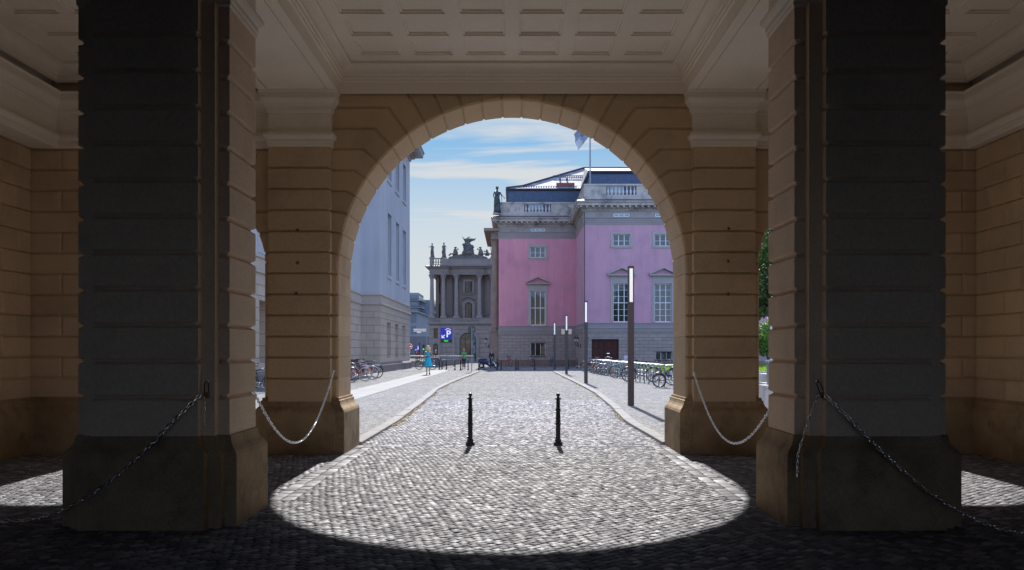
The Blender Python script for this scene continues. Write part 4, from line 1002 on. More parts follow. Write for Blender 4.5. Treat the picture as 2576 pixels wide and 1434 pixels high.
# wall lanterns
def lantern(label,loc,rz=0,double=False):
    t=thing('wall_lantern',label,'lantern',loc,rz,'black wall lanterns on the pink palace')
    b=MB(); b.tube([(0,0,-.45),(0,-.10,-.55),(0,-.25,-.50),(0,-.33,-.35),(0,-.33,-.22)],.03,6); b.tube([(0,-.02,-.7),(0,-.02,-.3)],.05,6)
    b.lathe((0,-.33,-.22),[(.05,0),(.10,.04),(.10,.06)],8); b.lathe((0,-.33,.16),[(.20,0),(.17,.05),(.06,.14),(.05,.19),(.015,.24),(.02,.28)],8)
    for k in range(4): a=k*pi/2+.78; b.tube([(.33*0+.10*cos(a),-.33+.10*sin(a),-.16),(.17*cos(a),-.33+.17*sin(a),.16)],.01,4)
    b.build('bracket',M['iron'],t)
    b=MB(); b.lathe((0,-.33,-.16),[(.085,0),(.155,.32)],8); b.build('lantern_glass',plain('milky_glass',(.5,.52,.52),.3) if 'milky_glass' not in bpy.data.materials else bpy.data.materials['milky_glass'],t); return t
zl_=Z(853,YR)
ln=lantern('black wall lantern left of the dark red door',(W(1476,YR),YR,2.45))
dup(ln,(W(1608.5-20,YR)+.0,YR,2.45),0,'black wall lantern right of the dark red door'); 
dup(ln,(XB,YR+3.0,2.5),-pi/2,'black lantern on the palace side wall nearer the building corner')
dup(ln,(XB,YR+6.0,2.55),-pi/2,'black lantern on the palace side wall nearer the recessed corner')
dup(ln,(XA-1.0,YL+1.0,2.5),-pi/2,'black lantern with white glass at the left edge of the pink palace')
# flagpole
t=thing('flagpole','tall grey flagpole on the palace roof with a pale blue-grey flag','flagpole',(W(1484.5,79.2),79.2,15.3))
b=MB(); b.tube([(0,0,0),(0,0,8.2)],[.09,.055],10); b.sphere((0,0,8.25),.09); b.build('pole',M['greypost'],t)
b=MB(); n=16; m=12; vs=[]
for i in range(n+1):
    for j in range(m+1):
        u=i/n; v_=j/m; vs.append((-.05-u*1.45*(1-.25*v_)+.05*sin(v_*9), .16*sin(u*7+v_*2.5)*u**.5+.05*sin(v_*5), 7.9-v_*1.75-u*1.6+ .25*u*v_))
fs=[(i*(m+1)+j,(i+1)*(m+1)+j,(i+1)*(m+1)+j+1,i*(m+1)+j+1) for i in range(n) for j in range(m)]
b.add(vs,fs); b.cur=1
mi=[1 if (5<=i<=10 and 5<=j<=7 and (i*7+j*3)%4) else (2 if i>9 and j>5 else 0) for i in range(n) for j in range(m)]
o=b.build('flag',[plain('flag_blue_grey',(.20,.24,.31),.8),plain('flag_mark',(.10,.13,.20),.8),plain('flag_pale',(.42,.44,.45),.8)],t,smooth=True,fix=False)
o.data.polygons.foreach_set('material_index',mi)
sm=o.modifiers.new('thickness','SOLIDIFY'); sm.thickness=.01
# ---------------------------------------------------------------- chains
def chain(name,label,pts,parent=None,wire=.0042,ll=.040,lw=.013,group=None):
    P=[Vector(p) for p in pts]; seg=[(P[i+1]-P[i]).length for i in range(len(P)-1)]; T=sum(seg)
    step=ll-2*wire*1.05; n=int(T/step); mb=MB()
    def at(d):
        for i,s_ in enumerate(seg):
            if d<=s_ or i==len(seg)-1: return P[i].lerp(P[i+1],min(1,d/s_)),(P[i+1]-P[i]).normalized()
            d-=s_
    side0=None
    for k in range(n):
        p,t=at((k+.5)*step); u=t.cross(Vector((0,0,1)))
        if u.length<.05: u=t.cross(Vector((0,1,0)))
        u.normalize(); w_=t.cross(u)
        ax=u if k%2 else w_; ax=(ax+ (w_ if k%2 else u)*.35*sin(k*1.7)).normalized()
        a=ll/2-lw; pl=[]
        for q in range(5): an=-pi/2+pi*q/4; pl.append(p+t*(a+(lw-wire)*cos(an))+ax*(lw-wire)*sin(an))
        for q in range(5): an=pi/2+pi*q/4; pl.append(p+t*(-a+(lw-wire)*cos(an))+ax*(lw-wire)*sin(an))
        mb.tube(pl,wire,5,closed=True)
    o=mb.build('chain' if parent is None else name,M['galv'],parent,smooth=True); 
    if parent is None: tag(o,label,'chain',group)
    return o
def catenary(a,b,sag,n=60,bulge=(0,0)):
    a=Vector(a);b=Vector(b); out=[]
    for i in range(n+1):
        t=i/n; p=a.lerp(b,t); k=4*t*(1-t); k=k*(.88+.12*k)
        out.append((p.x+bulge[0]*k,p.y+bulge[1]*k,p.z-sag*k))
    return out
def frontch(a,b,sag,bulge=0):
    P=catenary(a,b,sag,80,(0,bulge)); out=[]
    for i,(x,y,z) in enumerate(P):
        d=min(i,80-i)/80; out.append((x,y-.08-.09*min(1,d/.05),z))
    return out
# hooks and padlocks
def hook(x,y,z,lab,s):
    t=thing('eye_bolt',lab,'eye bolt',(x,y,z),0,'eye bolts carrying the chains')
    b=MB(); b.ring((0,-.03,0),.013,.0045,'y' if s else 'x',12,6); b.tube([(0,.03,0),(0,-.02,0)],.006,6); b.lathe((0,0,0),[(.001,0)],3) if False else None; b.build('eye',M['galv'],t,smooth=True)
    b=MB(); n=12; b.loft([[(.017*cos(2*pi*i/n),y_,.017*sin(2*pi*i/n)) for i in range(n)] for y_ in (-.008,.0)]); b.build('washer',M['galv'],t)
hl=(-2.60,7.305,Z(958,7.27)); hr=(2.60,7.305,Z(959,7.27))
hook(*hl,'steel eye bolt on the front of the left pier',1); hook(*hr,'steel eye bolt on the front of the right pier',1)
hook(W(840,12.43),12.44,Z(933,12.43),'steel eye bolt on the rear left pilaster beside the arch',1); hook(W(1745,12.43),12.44,Z(936,12.43),'steel eye bolt on the rear right pilaster beside the arch',1)
M['brass']=plain('tarnished_brass',(.28,.16,.05),.45,.8)
def padlock(lab,loc,tilt):
    t=thing('padlock',lab,'padlock',loc); t.rotation_euler=(0,tilt,0)
    b=MB(); b.profile_box(-.022,.022,-.011,.011,[(-.155,-.003),(-.152,0),(-.108,0),(-.105,-.003)]); b.build('lock_body',M['brass'],t)
    b=MB(); b.tube([(-.016,0,-.108),(-.016,0,-.03),(-.010,0,-.016),(0,0,-.010),(.010,0,-.016),(.016,0,-.03),(.016,0,-.108)],.0042,6); b.build('shackle',M['iron'],t,smooth=True)
padlock('brass padlock hanging from the left pier eye bolt',(hl[0],7.272,hl[2]+.006),0); padlock('small brass padlock hanging tilted from the right pier eye bolt',(hr[0],7.272,hr[2]+.006),-.35)
gch='galvanised chains between the piers'
chain('chain','heavy steel chain sagging from the left front pier out to the left edge',frontch((hl[0]-.02,7.26,hl[2]-.11),(hl[0]-.02-3.14,7.26,hl[2]-.11),1.055),group=gch,wire=.0075,ll=.058,lw=.0205)
chain('chain','heavy steel chain sagging from the right front pier almost to the ground',frontch((hr[0]+.03,7.26,hr[2]-.11),(hr[0]+3.2,7.22,hr[2]-.11),1.105,-.2),group=gch,wire=.0075,ll=.058,lw=.0205)
chain('chain','steel chain hanging between the left front pier and the rear left pilaster',catenary((W(840,12.43),12.40,Z(935,12.43)),(W(840,12.43)+.02,8.33,1.22),.81,80),group=gch,wire=.006,ll=.05,lw=.018)
chain('chain','steel chain hanging between the right front pier and the rear right pilaster',catenary((W(1745,12.43),12.40,Z(938,12.43)),(W(1745,12.43)+.02,8.33,1.22),.81,80),group=gch,wire=.006,ll=.05,lw=.018)
chain('chain','short thin chain end hanging straight down below the left padlock',[(hl[0]-.01,7.262,hl[2]-.13),(hl[0]-.012,7.262,.87)],group=gch,wire=.0026,ll=.036,lw=.0095)
chain('chain','loose chain end trailing down over the right pier plinth',[(hr[0]-.0,7.255,hr[2]-.11),(hr[0]-.08,7.245,.93),(hr[0]-.13,7.215,.80),(hr[0]-.17,7.195,.70),(hr[0]-.195,7.19,.62),(hr[0]-.2,7.19,.43)],group=gch,wire=.0048,ll=.042,lw=.014)

# ================================================================ BICYCLES
M['tyre']=plain('black_rubber',(.02,.02,.02),.7); M['cream_tyre']=plain('cream_tyre',(.55,.50,.38),.7); M['chrome']=plain('chrome',(.42,.42,.44),.25,1)
M['saddle']=plain('black_saddle',(.03,.022,.025),.4); M['reflector']=plain('orange_reflector',(.75,.22,.02),.3,emit=(1,.3,.02),es=.15); M['redref']=plain('red_reflector',(.5,.02,.02),.3)
PAINT={}
def paint(n,c):
    if n not in PAINT: PAINT[n]=plain(n+'_bicycle_paint',c,.3,.2)
    return PAINT[n]
PC={'black':(.02,.02,.022),'red':(.33,.015,.02),'green':(.02,.30,.24),'silver':(.45,.46,.48),'blue':(.03,.06,.22),'white':(.6,.6,.6),'burgundy':(.14,.02,.04)}
def bicycle(label,loc,rz,color='black',R_=.34,wb=1.06,step=False,tyre='tyre',basket=None,lean=.0,crate=False,group='parked bicycles',saddle='saddle',mud=True,steer=0,cover=None):
    t=thing('bicycle',label,'bicycle',loc,rz,group); t.rotation_euler=(lean,0,rz)
    pm=paint(color,PC[color]); h=wb/2; bbp=(-.06,0,.28*R_/.34); st=(-.24,0,.78); hd=(h-.24,0,.88 if not step else .84); hd2=(h-.19,0,.70)
    def V3(*p): return p
    for nm,x in (('rear_wheel',-h),('front_wheel',h)):
        b=MB(); b.ring((x,0,R_),R_-.018,.018,'y',28,6); w=b.build('wheel',M[tyre],t,smooth=True)
        b=MB(); b.ring((x,0,R_),R_-.045,.012,'y',28,5)
        for k in range(16): a=k*pi/8; b.tube([(x,.02*(-1)**k,R_),(x+(R_-.05)*cos(a+.12),0,R_+(R_-.05)*sin(a+.12))],.0022,3)
        b.tube([(x,-.05,R_),(x,.05,R_)],.022,8); b.build('rim',M['chrome'],w,smooth=True)
        if x>0 and color in ('red','blue','white'): continue
        b=MB(); a=.9 if x>0 else 2.3
        if x>0 and color=='black': a=3.9
        b.cbox((x+(R_-.12)*cos(a),0,R_+(R_-.12)*sin(a)),(.035,.016,.07)); b.build('spoke_reflector',M['reflector'],w)
    b=MB(); r=.017
    if not step: b.tube([st,hd],r); b.tube([bbp,hd2],r*1.1)
    else: b.tube([(-.20,0,.50),(.05,0,.42),(h-.33,0,.62),hd],r*1.1); b.tube([bbp,(.12,0,.33),(h-.30,0,.52),hd2],r*1.1)
    b.tube([bbp,st],r); 
    for s in (-1,1):
        b.tube([(bbp[0],s*.03,bbp[2]),(-h,s*.055,R_)],.009,5); b.tube([(st[0],s*.02,st[2]-.06),(-h,s*.055,R_)],.008,5)
        b.tube([(h-.185,s*.0+s*.02,.66),(h-.07,s*.05,R_+.08),(h,s*.055,R_)],[.014,.012,.01],6)
    b.tube([hd,hd2,(h-.185,0,.66)],.02,8); b.build('frame',pm,t,smooth=True)
    b=MB(); b.tube([st,(-.27,0,.93)],.013,6); b.build('seat_post',M['chrome'],t,smooth=True)
    b=MB(); b.loft([[( -.42+.0,-.075,.93),(-.42,.075,.93),(-.42,.07,.965),(-.42,-.07,.965)],[(-.33,-.085,.925),(-.33,.085,.925),(-.33,.075,.975),(-.33,-.075,.975)],[(-.22,-.035,.93),(-.22,.035,.93),(-.22,.03,.97),(-.22,-.03,.97)],[(-.13,-.016,.935),(-.13,.016,.935),(-.13,.014,.962),(-.13,-.014,.962)]])
    b.build('saddle',M[saddle] if saddle in M else paint(saddle,PC.get(saddle,(.03,.35,.28))),t,smooth=True)
    b=MB(); c,s_=cos(steer),sin(steer); X=h-.26
    hb=[(-.14,-.28,1.03),(-.02,-.29,1.05),(.05,-.18,1.06),(.05,0,1.03),(.05,.18,1.06),(-.02,.29,1.05),(-.14,.28,1.03)]
    b.tube([(X+p[0]*c-p[1]*s_,p[0]*s_+p[1]*c,p[2]) for p in hb],.012,6); b.tube([hd,(X+.02,0,1.03)],.013,6); b.build('handlebar',M['chrome'],t,smooth=True)
    b=MB()
    for q in (hb[0:2],hb[5:7]): b.tube([(X+p[0]*c-p[1]*s_,p[0]*s_+p[1]*c,p[2]) for p in q],.018,6)
    b.build('grips',M['tyre'],t,smooth=True)
    if mud:
        for x,a0,a1 in ((-h,.25,2.9),(h,.5,3.0)):
            b=MB(); b.ring((x,0,R_),R_+.022,.02,'y',14,4,a0,a1); b.build('mudguard',pm,t,smooth=True)
    b=MB(); b.ring((bbp[0],-.05,bbp[2]),.085,.006,'y',18,4); b.tube([(bbp[0],-.07,bbp[2]),(bbp[0]+.12,-.07,bbp[2]-.12)],.009,5); b.tube([(bbp[0],.07,bbp[2]),(bbp[0]-.12,.07,bbp[2]+.12)],.009,5)
    b.cbox((bbp[0]+.12,-.12,bbp[2]-.12),(.09,.08,.02)); b.cbox((bbp[0]-.12,.12,bbp[2]+.12),(.09,.08,.02)); b.tube([(bbp[0],-.05,bbp[2]+.083),(-h,-.05,R_+.03)],.006,4); b.tube([(bbp[0],-.05,bbp[2]-.083),(-h,-.05,R_-.03)],.006,4)
    b.build('crankset',M['galv'],t,smooth=False)
    b=MB(); zq=2*R_+.08
    for s in (-.06,.06): b.tube([(-h-.22,s,zq),(-h+.22,s,zq)],.006,4); b.tube([(-h-.1,s,zq),(-h,s,R_)],.005,4)
    for k in range(4): b.tube([(-h-.2+k*.12,-.06,zq),(-h-.2+k*.12,.06,zq)],.005,4)
    b.build('luggage_rack',M['galv'],t)
    b=MB(); b.cbox((-h-.24,0,zq-.05),(.03,.07,.05)); b.build('rear_light',M['redref'],t)
    b=MB(); b.sphere((h-.12,0,.80),.045,8,6); b.build('headlight',M['chrome'],t,smooth=True)
    if basket or crate:
        x0=(h-.15) if basket=='front' else (-h-.18); z0=.80 if basket=='front' else zq+.02; b=MB()
        if crate: b.box(x0-.18,x0+.2,-.15,.15,z0,z0+.24)
        else:
            for z in (z0,z0+.1,z0+.2): b.tube([(x0-.13,-.15,z),(x0+.17,-.15,z),(x0+.17,.15,z),(x0-.13,.15,z)],.006,4,closed=True)
            for k in range(6):
                for s in (-.15,.15): b.tube([(x0-.13+k*.06,s,z0),(x0-.13+k*.06,s,z0+.2)],.004,3)
                b.tube([(x0-.13,-.15+k*.06,z0),(x0-.13,-.15+k*.06,z0+.2)],.004,3); b.tube([(x0+.17,-.15+k*.06,z0),(x0+.17,-.15+k*.06,z0+.2)],.004,3)
            b.box(x0-.13,x0+.17,-.15,.15,z0-.01,z0)
        b.build('crate' if crate else 'basket',plain('brown_crate',(.10,.035,.02),.7) if crate else M['black'],t)
    return t
gl='bicycles parked by the white building'; gr='bicycles in the right-hand stands'; gp='bicycles leaning before the pink palace'
zp=.03
# left group, seen from their rear wheels
def onpx(x,y,dz=0): Y=(1.5-zp)*F/(y-883.0); return (W(x,Y),Y,zp)
bicycle('dark bicycle nearest the arch jamb, mostly hidden, purple-black saddle',(-7.95,39.5,zp),pi+.35,'burgundy',group=gl,step=True,lean=.05)
bicycle('red step-through bicycle with cream tyres and red mudguards beside the white building',(-7.62,41.2,zp),pi+.25,'red',tyre='cream_tyre',step=True,group=gl,lean=-.05)
bicycle('silver-grey bicycle with a brown crate, third from the arch jamb',(-7.65,43.6,zp),pi+.3,'silver',group=gl,crate=True,basket='front',lean=.04)
bicycle('black bicycle farthest from the arch in the left group',(-7.75,45.6,zp),pi+.25,'black',group=gl,lean=-.03)
bicycle('dark bicycle glimpsed in the slit left of the rear left pier',(W(652,30),30.2,zp),1.1,'black',group=gl)
# dress woman bicycle
bicycle('dark city bicycle standing behind the woman in the turquoise dress',(W(1071,66.5),66.5,zp),pi-.35,'black',R_=.35,wb=1.15,group='single bicycles on the street')
# at the palace wall, seen end-on
for x,y,l,c_,bs in ((1282,921.5,'bicycle with a large dark basket leaning before the pink palace','red','front'),(1340,922,'dark bicycle standing end-on below the barred palace window','burgundy',None),(1389,921,'dark blue bicycle partly behind the farthest light column','blue',None)):
    Y=3225/(y-883.0); bicycle(l,(W(x,Y),Y,0),pi/2+.25*random.choice((-1,1)),c_,group=gp,basket=bs,steer=.2)
Y=70; bicycle('dark bicycle by the palace wall, left of the low barred window',(W(1589,Y),Y,0),2.4,'black',group=gp)
# right-hand stands
RB=[(1479,936,'black bicycle at the far end of the stands, just left of the second light column','black',{}),
(1496,938.5,'black bicycle just right of the second light column','black',{}),(1503,940.5,'dark bicycle with orange reflector, third from the far end of the stands','burgundy',{}),
(1512,942,'black bicycle with front basket in the middle of the crowded stands','black',{'basket':'front'}),(1521,944,'white-framed bicycle in the crowded part of the stands','white',{}),
(1531,945.5,'silver bicycle just beyond the green one','silver',{'step':True}),(1556,951,'teal green step-through bicycle in the stands','green',{'step':True}),(1594,961.5,'black bicycle half hidden by the nearest light column','black',{'wb':1.15,'R_':.35})]
for i,(x,y,l,c_,k) in enumerate(RB):
    Y=(1.5-zp)*F/(y-883.0); bicycle(l,(W(x,Y)+.35,Y,zp),(pi if i%3 else 0)+random.uniform(-.12,.12)-.1,c_,group=gr,lean=random.uniform(-.04,.04),**k)
bicycle('black bicycle behind the hoops between the nearest light column and the folding bicycle',(7.3,41,zp),.1,'black',group=gr)
# folding bicycle
def folding(loc,rz):
    t=thing('folding_bicycle','black folding bicycle with small wheels and basket, nearest of the right-hand stands','bicycle',loc,rz,gr)
    R_=.275
    b=MB(); b.ring((0,0,R_),R_-.022,.022,'y',30,6); w=b.build('wheel',M['tyre'],t,smooth=True)
    b=MB(); b.ring((0,0,R_),R_-.052,.013,'y',28,5)
    for k in range(14): a=k*pi/7; b.tube([(0,0,R_),((R_-.05)*cos(a),0,R_+(R_-.05)*sin(a))],.0025,3)
    b.build('rim',M['chrome'],w,smooth=True); b=MB(); b.cbox((.06,-.01,.42),(.07,.02,.05)); b.build('spoke_reflector',M['reflector'],w)
    b=MB(); b.ring((.05,.17,R_-.01),R_-.022,.022,'y',30,6); w=b.build('wheel',M['tyre'],t,smooth=True)
    b=MB(); b.ring((.05,.17,R_-.01),R_-.05,.012,'y',28,5); b.build('rim',M['chrome'],w,smooth=True)
    b=MB(); b.ring((.0,0,R_),R_+.022,.02,'y',16,4,.1,2.9); b.build('mudguard',M['black'],t,smooth=True)
    b=MB(); b.tube([(0,-.05,R_),(.40,-.02,.33)],.018,6); b.tube([(.40,0,.33),(.28,0,.62)],.024,8); b.tube([(.02,.03,R_+.03),(.26,0,.50)],.014,6); b.tube([(.28,0,.52),(.50,.08,.48),(.52,.12,.28)],.028,8); b.build('frame',PAINT.get('black') or paint('black',PC['black']),t,smooth=True)
    b=MB(); b.tube([(.28,0,.60),(.20,0,.94)],.015,8); b.build('seat_post',M['chrome'],t,smooth=True)
    b=MB(); b.loft([[(.05,-.08,.95),(.05,.08,.95),(.05,.07,.985),(.05,-.07,.985)],[(.15,-.085,.94),(.15,.085,.94),(.15,.07,.99),(.15,-.07,.99)],[(.34,-.02,.94),(.34,.02,.94),(.34,.015,.965),(.34,-.015,.965)]]); b.build('saddle',M['saddle'],t,smooth=True)
    b=MB()
    for z,q in ((.58,0),(.68,.015),(.78,.03)): b.tube([(-.13-q,-.16-q,z),(.19+q,-.16-q,z),(.19+q,.14+q,z),(-.13-q,.14+q,z)],.006,4,closed=True)
    for k in range(8): 
        x=-.13+k*.045
        for s in (-.165,.145): b.tube([(x,s,.58),(x-.02+k*.004,s*1.08,.78)],.004,3)
    b.box(-.13,.19,-.16,.14,.575,.582); b.build('basket',M['black'],t)
    b=MB(); b.ring((.42,-.06,.33),.085,.012,'y',20,5); b.ring((.42,-.06,.33),.03,.01,'y',12,5)
    for k in range(5): a=k*2*pi/5; b.tube([(.42,-.06,.33),(.42+.08*cos(a),-.06,.33+.08*sin(a))],.008,4)
    b.tube([(.42,-.08,.33),(.40,-.09,.16)],.01,5); b.cbox((.40,-.13,.15),(.08,.08,.02)); b.build('crankset',M['chrome'],t,smooth=False)
    b=MB(); b.tube([(.50,.1,.28),(.47,-.02,.05)],.008,5); b.build('kickstand',M['black'],t)
    b=MB(); b.cbox((-.25,0,.5),(.03,.06,.04)); b.build('rear_light',M['redref'],t)
folding((W(1658,34.3),34.3,zp),0)
b_=bicycle('bicycle just entering at the right arch jamb, only its handlebar showing',(W(1722,36.5),36.5,zp),.05+pi,'black',group=gr)
# bike stands
M['hoop']=plain('brushed_steel_hoop',(.34,.35,.36),.45,1)
def hoop(label,loc):
    t=tag_o=None; b=MB(); H=.88; w=.92; r=.12; pts=[(0,0,-.03)]
    for k in range(6): a=pi-k/5*pi/2; pts.append((r+r*cos(a),0,H-r+r*sin(a)))
    for k in range(6): a=pi/2-k/5*pi/2; pts.append((w-r+r*cos(a),0,H-r+r*sin(a)))
    pts.append((w,0,-.03)); b.tube(pts,.024,8)
    b.tube([(0,0,.45),(w,0,.45)],.014,6)
    for x in (0,w): b.lathe((x,0,0),[(.055,0),(.055,.01)],10)
    o=b.build('bike_stand',M['hoop'],None,smooth=True); o.location=loc; return tag(o,label,'bike stand','row of steel hoop bike stands on the right')
h0=None; N_=27
for i in range(N_):
    Y=34.8+.95*i; x=6.2-.35*min(1,i/8)-.012*i
    l='steel hoop bike stand, %s from the near end of the right row'%label_n(i)
    if h0 is None: h0=hoop(l,(x,Y,zp)); o=h0
    else: o=h0.copy(); C.objects.link(o); o.location=(x,Y,zp); o['label']=l
for i in range(3):
    o=h0.copy(); C.objects.link(o); o.location=(-8.6,40.2+1.6*i,zp); o.name='bike_stand'; o['label']='steel hoop bike stand beside the white building, %s from the arch'%label_n(i); o['group']='hoop stands by the white building'
for i,x in enumerate((1316,1399,1485,1622,1665,1692)):
    Y=80.5 if x<1450 else 73.5; o=h0.copy(); C.objects.link(o); o.location=(W(x,Y),Y,0); o.rotation_euler[2]=pi/2; o.name='bike_stand'
    o['label']='thin steel hoop end-on before the palace wall, %s from the left'%label_n(i); o['group']='hoops along the palace wall'

# scooter
def scooter(loc,rz):
    t=thing('scooter','dark blue motor scooter parked between bollards, facing right','scooter',loc,rz)
    for x in (-.62,.66):
        b=MB(); b.ring((x,0,.24),.18,.055,'y',20,8); w=b.build('wheel',M['tyre'],t,smooth=True); b=MB(); b.ring((x,0,.24),.11,.018,'y',16,5)
        for k in range(5): a=k*2*pi/5; b.tube([(x,0,.24),(x+.11*cos(a),0,.24+.11*sin(a))],.016,4)
        b.build('rim',M['galv'],w)
    pb=plain('dark_blue_scooter_paint',(.012,.02,.07),.2,.2)
    b=MB()
    def sec(x,zlo,zhi,w): return [(x,-w,zlo),(x,w,zlo),(x,w*1.05,(zlo+zhi)/2),(x,w*.75,zhi),(x,-w*.75,zhi),(x,-w*1.05,(zlo+zhi)/2)]
    b.loft([sec(-.86,.55,.66,.08),sec(-.75,.46,.74,.14),sec(-.45,.36,.78,.19),(sec(-.15,.28,.76,.18)),sec(-.02,.2,.62,.17),sec(.06,.18,.30,.17),sec(.36,.18,.28,.16),sec(.44,.2,.45,.15)])
    b.loft([[(.38,-.17,.25),(.38,.17,.25),(.44,.17,.25),(.44,-.17,.25)],[(.28,-.2,.70),(.28,.2,.70),(.36,.18,.70),(.36,-.18,.70)],[(.18,-.12,.98),(.18,.12,.98),(.27,.1,.98),(.27,-.1,.98)]])
    b.ring((.66,0,.24),.26,.05,'y',10,5,.4,2.4); b.build('body',pb,t,smooth=False)
    b=MB(); b.loft([sec(-.84,.72,.78,.10),sec(-.5,.78,.86,.15),sec(-.1,.76,.83,.13)]); b.build('seat',M['saddle'],t,smooth=True)
    b=MB(); b.tube([(.17,-.32,1.05),(.22,-.15,1.06),(.22,.15,1.06),(.17,.32,1.05)],.018,6); b.tube([(.22,0,.95),(.22,0,1.05)],.04,8)
    for s in (-1,1): b.tube([(.2,s*.22,1.06),(.12,s*.28,1.22)],.008,5); b.sphere((.12,s*.28,1.24),.05,8,6)
    b.build('handlebar',M['black'],t)
    b=MB(); b.tube([(.64,-.07,.24),(.42,-.06,.55)],.025,6); b.tube([(.64,.07,.24),(.42,.06,.55)],.025,6); b.build('fork',M['galv'],t)
    b=MB(); b.sphere((.32,0,.88),.07,10,8); b.build('headlight',M['chrome'],t,smooth=True)
    b=MB(); b.cbox((-.87,0,.62),(.04,.14,.07)); b.build('rear_light',M['redref'],t)
Y=74; scooter((W(1229,Y),Y,0),.08)
# dry leaves and grass tufts in the kerb gutters
rl=np.random.default_rng(21); vs=[];fs=[]
for i in range(3600):
    s=-1 if rl.random()<.62 else 1; k=kL if s<0 else kR; y=17+rl.random()**1.2*40
    if s<0 and sin(y*.9)+sin(y*.37)*.8<-.5: continue
    if s>0 and sin(y*.7)+sin(y*1.37)*.8<.2: continue
    x=interp(k,y)-s*abs(rl.normal(0,.05))-s*.01; a=rl.uniform(0,pi); w=rl.uniform(.012,.03); z=rl.uniform(.0,.02)
    p=np.array((x,y,z)); u=np.array((cos(a),sin(a),rl.uniform(-.5,.8)))*w; v_=np.array((-sin(a),cos(a),rl.uniform(-.3,.6)))*w*.6
    o_=len(vs); vs+=[tuple(p-u),tuple(p-v_),tuple(p+u),tuple(p+v_)]; fs.append((o_,o_+1,o_+2,o_+3))
b=MB(); b.add(vs,fs); tag(b.build('leaf_litter',plain('dry_leaf',(.26,.17,.05),.8),fix=False),'dry brown leaves and moss gathered in the kerb gutters','leaf litter',kind='stuff')
# ================================================================ LAWN, TREE, RIGHT-HAND BITS
M['gr']=stone('lawn_grass',(.10,.20,.022),(.06,.13,.015),scale=1.2,grain=30,fine=.3,bump=.8)
M['wstone']=stone('pale_edge_stone',(.62,.60,.56),scale=2,fine=.1)
b=MB(); b.add([(8.2,49.2,.30),(26,49.2,.30),(26,62,.42),(8.2,62,.42)],[(0,1,2,3)]); tag(b.build('lawn',M['gr'],fix=False),kind='structure')
b=MB(); b.box(7.9,8.2,48.9,62,0,.33); b.box(8.2,26,48.9,49.2,0,.33); b.box(7.6,7.9,48.6,62,0,.12); b.box(7.9,26,48.6,48.9,0,.12); tag(b.build('lawn_edging',M['wstone']),'pale stone edging around the raised lawn','edging')
rg=np.random.default_rng(5); b=MB()
for i in range(9000):
    x=rg.uniform(8.25,25.9); y=49.25+rg.random()**1.5*12.5; z=.30+.12*(y-49.2)/12.8; hh=rg.uniform(.10,.30); a=rg.uniform(0,pi); w=.02; dx,dy=w*cos(a),w*sin(a); lx,ly=rg.normal(0,.06,2)
    b.add([(x-dx,y-dy,z),(x+dx,y+dy,z),(x+lx,y+ly,z+hh)],[(0,1,2)])
def leafmat(n,c1,c2,tr=.4):
    m,nt,bb_=new_mat(n); L=nt.links.new; geo=N(nt,'ShaderNodeNewGeometry'); rp=N(nt,'ShaderNodeValToRGB'); rp.color_ramp.elements[0].color=(*c1,1); rp.color_ramp.elements[1].color=(*c2,1)
    L(geo.outputs['Random Per Island'],rp.inputs[0]); L(rp.outputs[0],bb_.inputs['Base Color']); bb_.inputs['Roughness'].default_value=.5
    tl=N(nt,'ShaderNodeBsdfTranslucent'); L(rp.outputs[0],tl.inputs[0]); ms=N(nt,'ShaderNodeMixShader'); ms.inputs[0].default_value=tr; L(bb_.outputs[0],ms.inputs[1]); L(tl.outputs[0],ms.inputs[2])
    L(ms.outputs[0],[x for x in nt.nodes if x.type=='OUTPUT_MATERIAL'][0].inputs[0]); return m
M['blade']=leafmat('grass_blades',(.13,.26,.02),(.28,.46,.05),.6); tag(b.build('grass',M['blade'],fix=False),'bright green long grass on the raised lawn','grass',kind='stuff')
def tree(label,loc,H,cr,seed,nl=9000):
    rg=np.random.default_rng(seed); t=thing('tree',label,'tree',loc)
    b=MB(); b.tube([(0,0,-.1),(.05,0,H*.2),(-.05,.1,H*.45),(.1,0,H*.75)],[.28,.22,.17,.06],10)
    tips=[]
    for k in range(11):
        a=rg.uniform(0,2*pi); z0=H*rg.uniform(.22,.6); l=cr*rg.uniform(.6,.95); z1=z0+H*rg.uniform(.08,.3)
        b.tube([(0,0,z0),(l*.5*cos(a),l*.5*sin(a),(z0+z1)/2+.2),(l*cos(a),l*sin(a),z1)],[.09,.06,.02],6); tips.append((l*cos(a),l*sin(a),z1))
    b.build('trunk',stone('bark',(.10,.075,.055),scale=6,grain=30,fine=.3) if 'bark' not in bpy.data.materials else bpy.data.materials['bark'],t,smooth=True)
    cl=[(rg.normal(0,cr*.45),rg.normal(0,cr*.45),H*.62+rg.normal(0,H*.17),rg.uniform(.5,1.1)*cr*.33) for _ in range(38)]+[(x,y,z,cr*.34) for x,y,z in tips]
    b=MB(); vs=[];fs=[]
    for i in range(nl):
        c=cl[rg.integers(len(cl))]; v=rg.normal(0,1,3); v/=np.linalg.norm(v); r=c[3]*rg.random()**.4; p=np.array(c[:3])+v*r*np.array((1,1,.8))
        if p[2]<H*.17: continue
        n=v+rg.normal(0,.6,3); n/=np.linalg.norm(n); u=np.cross(n,rg.normal(0,1,3)); u/=np.linalg.norm(u)+1e-9; w=np.cross(n,u); s=rg.uniform(.08,.15)
        o=len(vs); vs+=[tuple(p-u*s),tuple(p-w*s*.6),tuple(p+u*s),tuple(p+w*s*.6)]; fs.append((o,o+1,o+2,o+3))
    b.add(vs,fs); b.build('crown',M['leaf'],t,fix=False)
M['leaf']=leafmat('tree_leaves',(.018,.05,.008),(.07,.14,.02),.35)
tree('dark leafy tree seen in the slit between the right piers',(14.6,47,.0),10.5,3.4,4,14000)
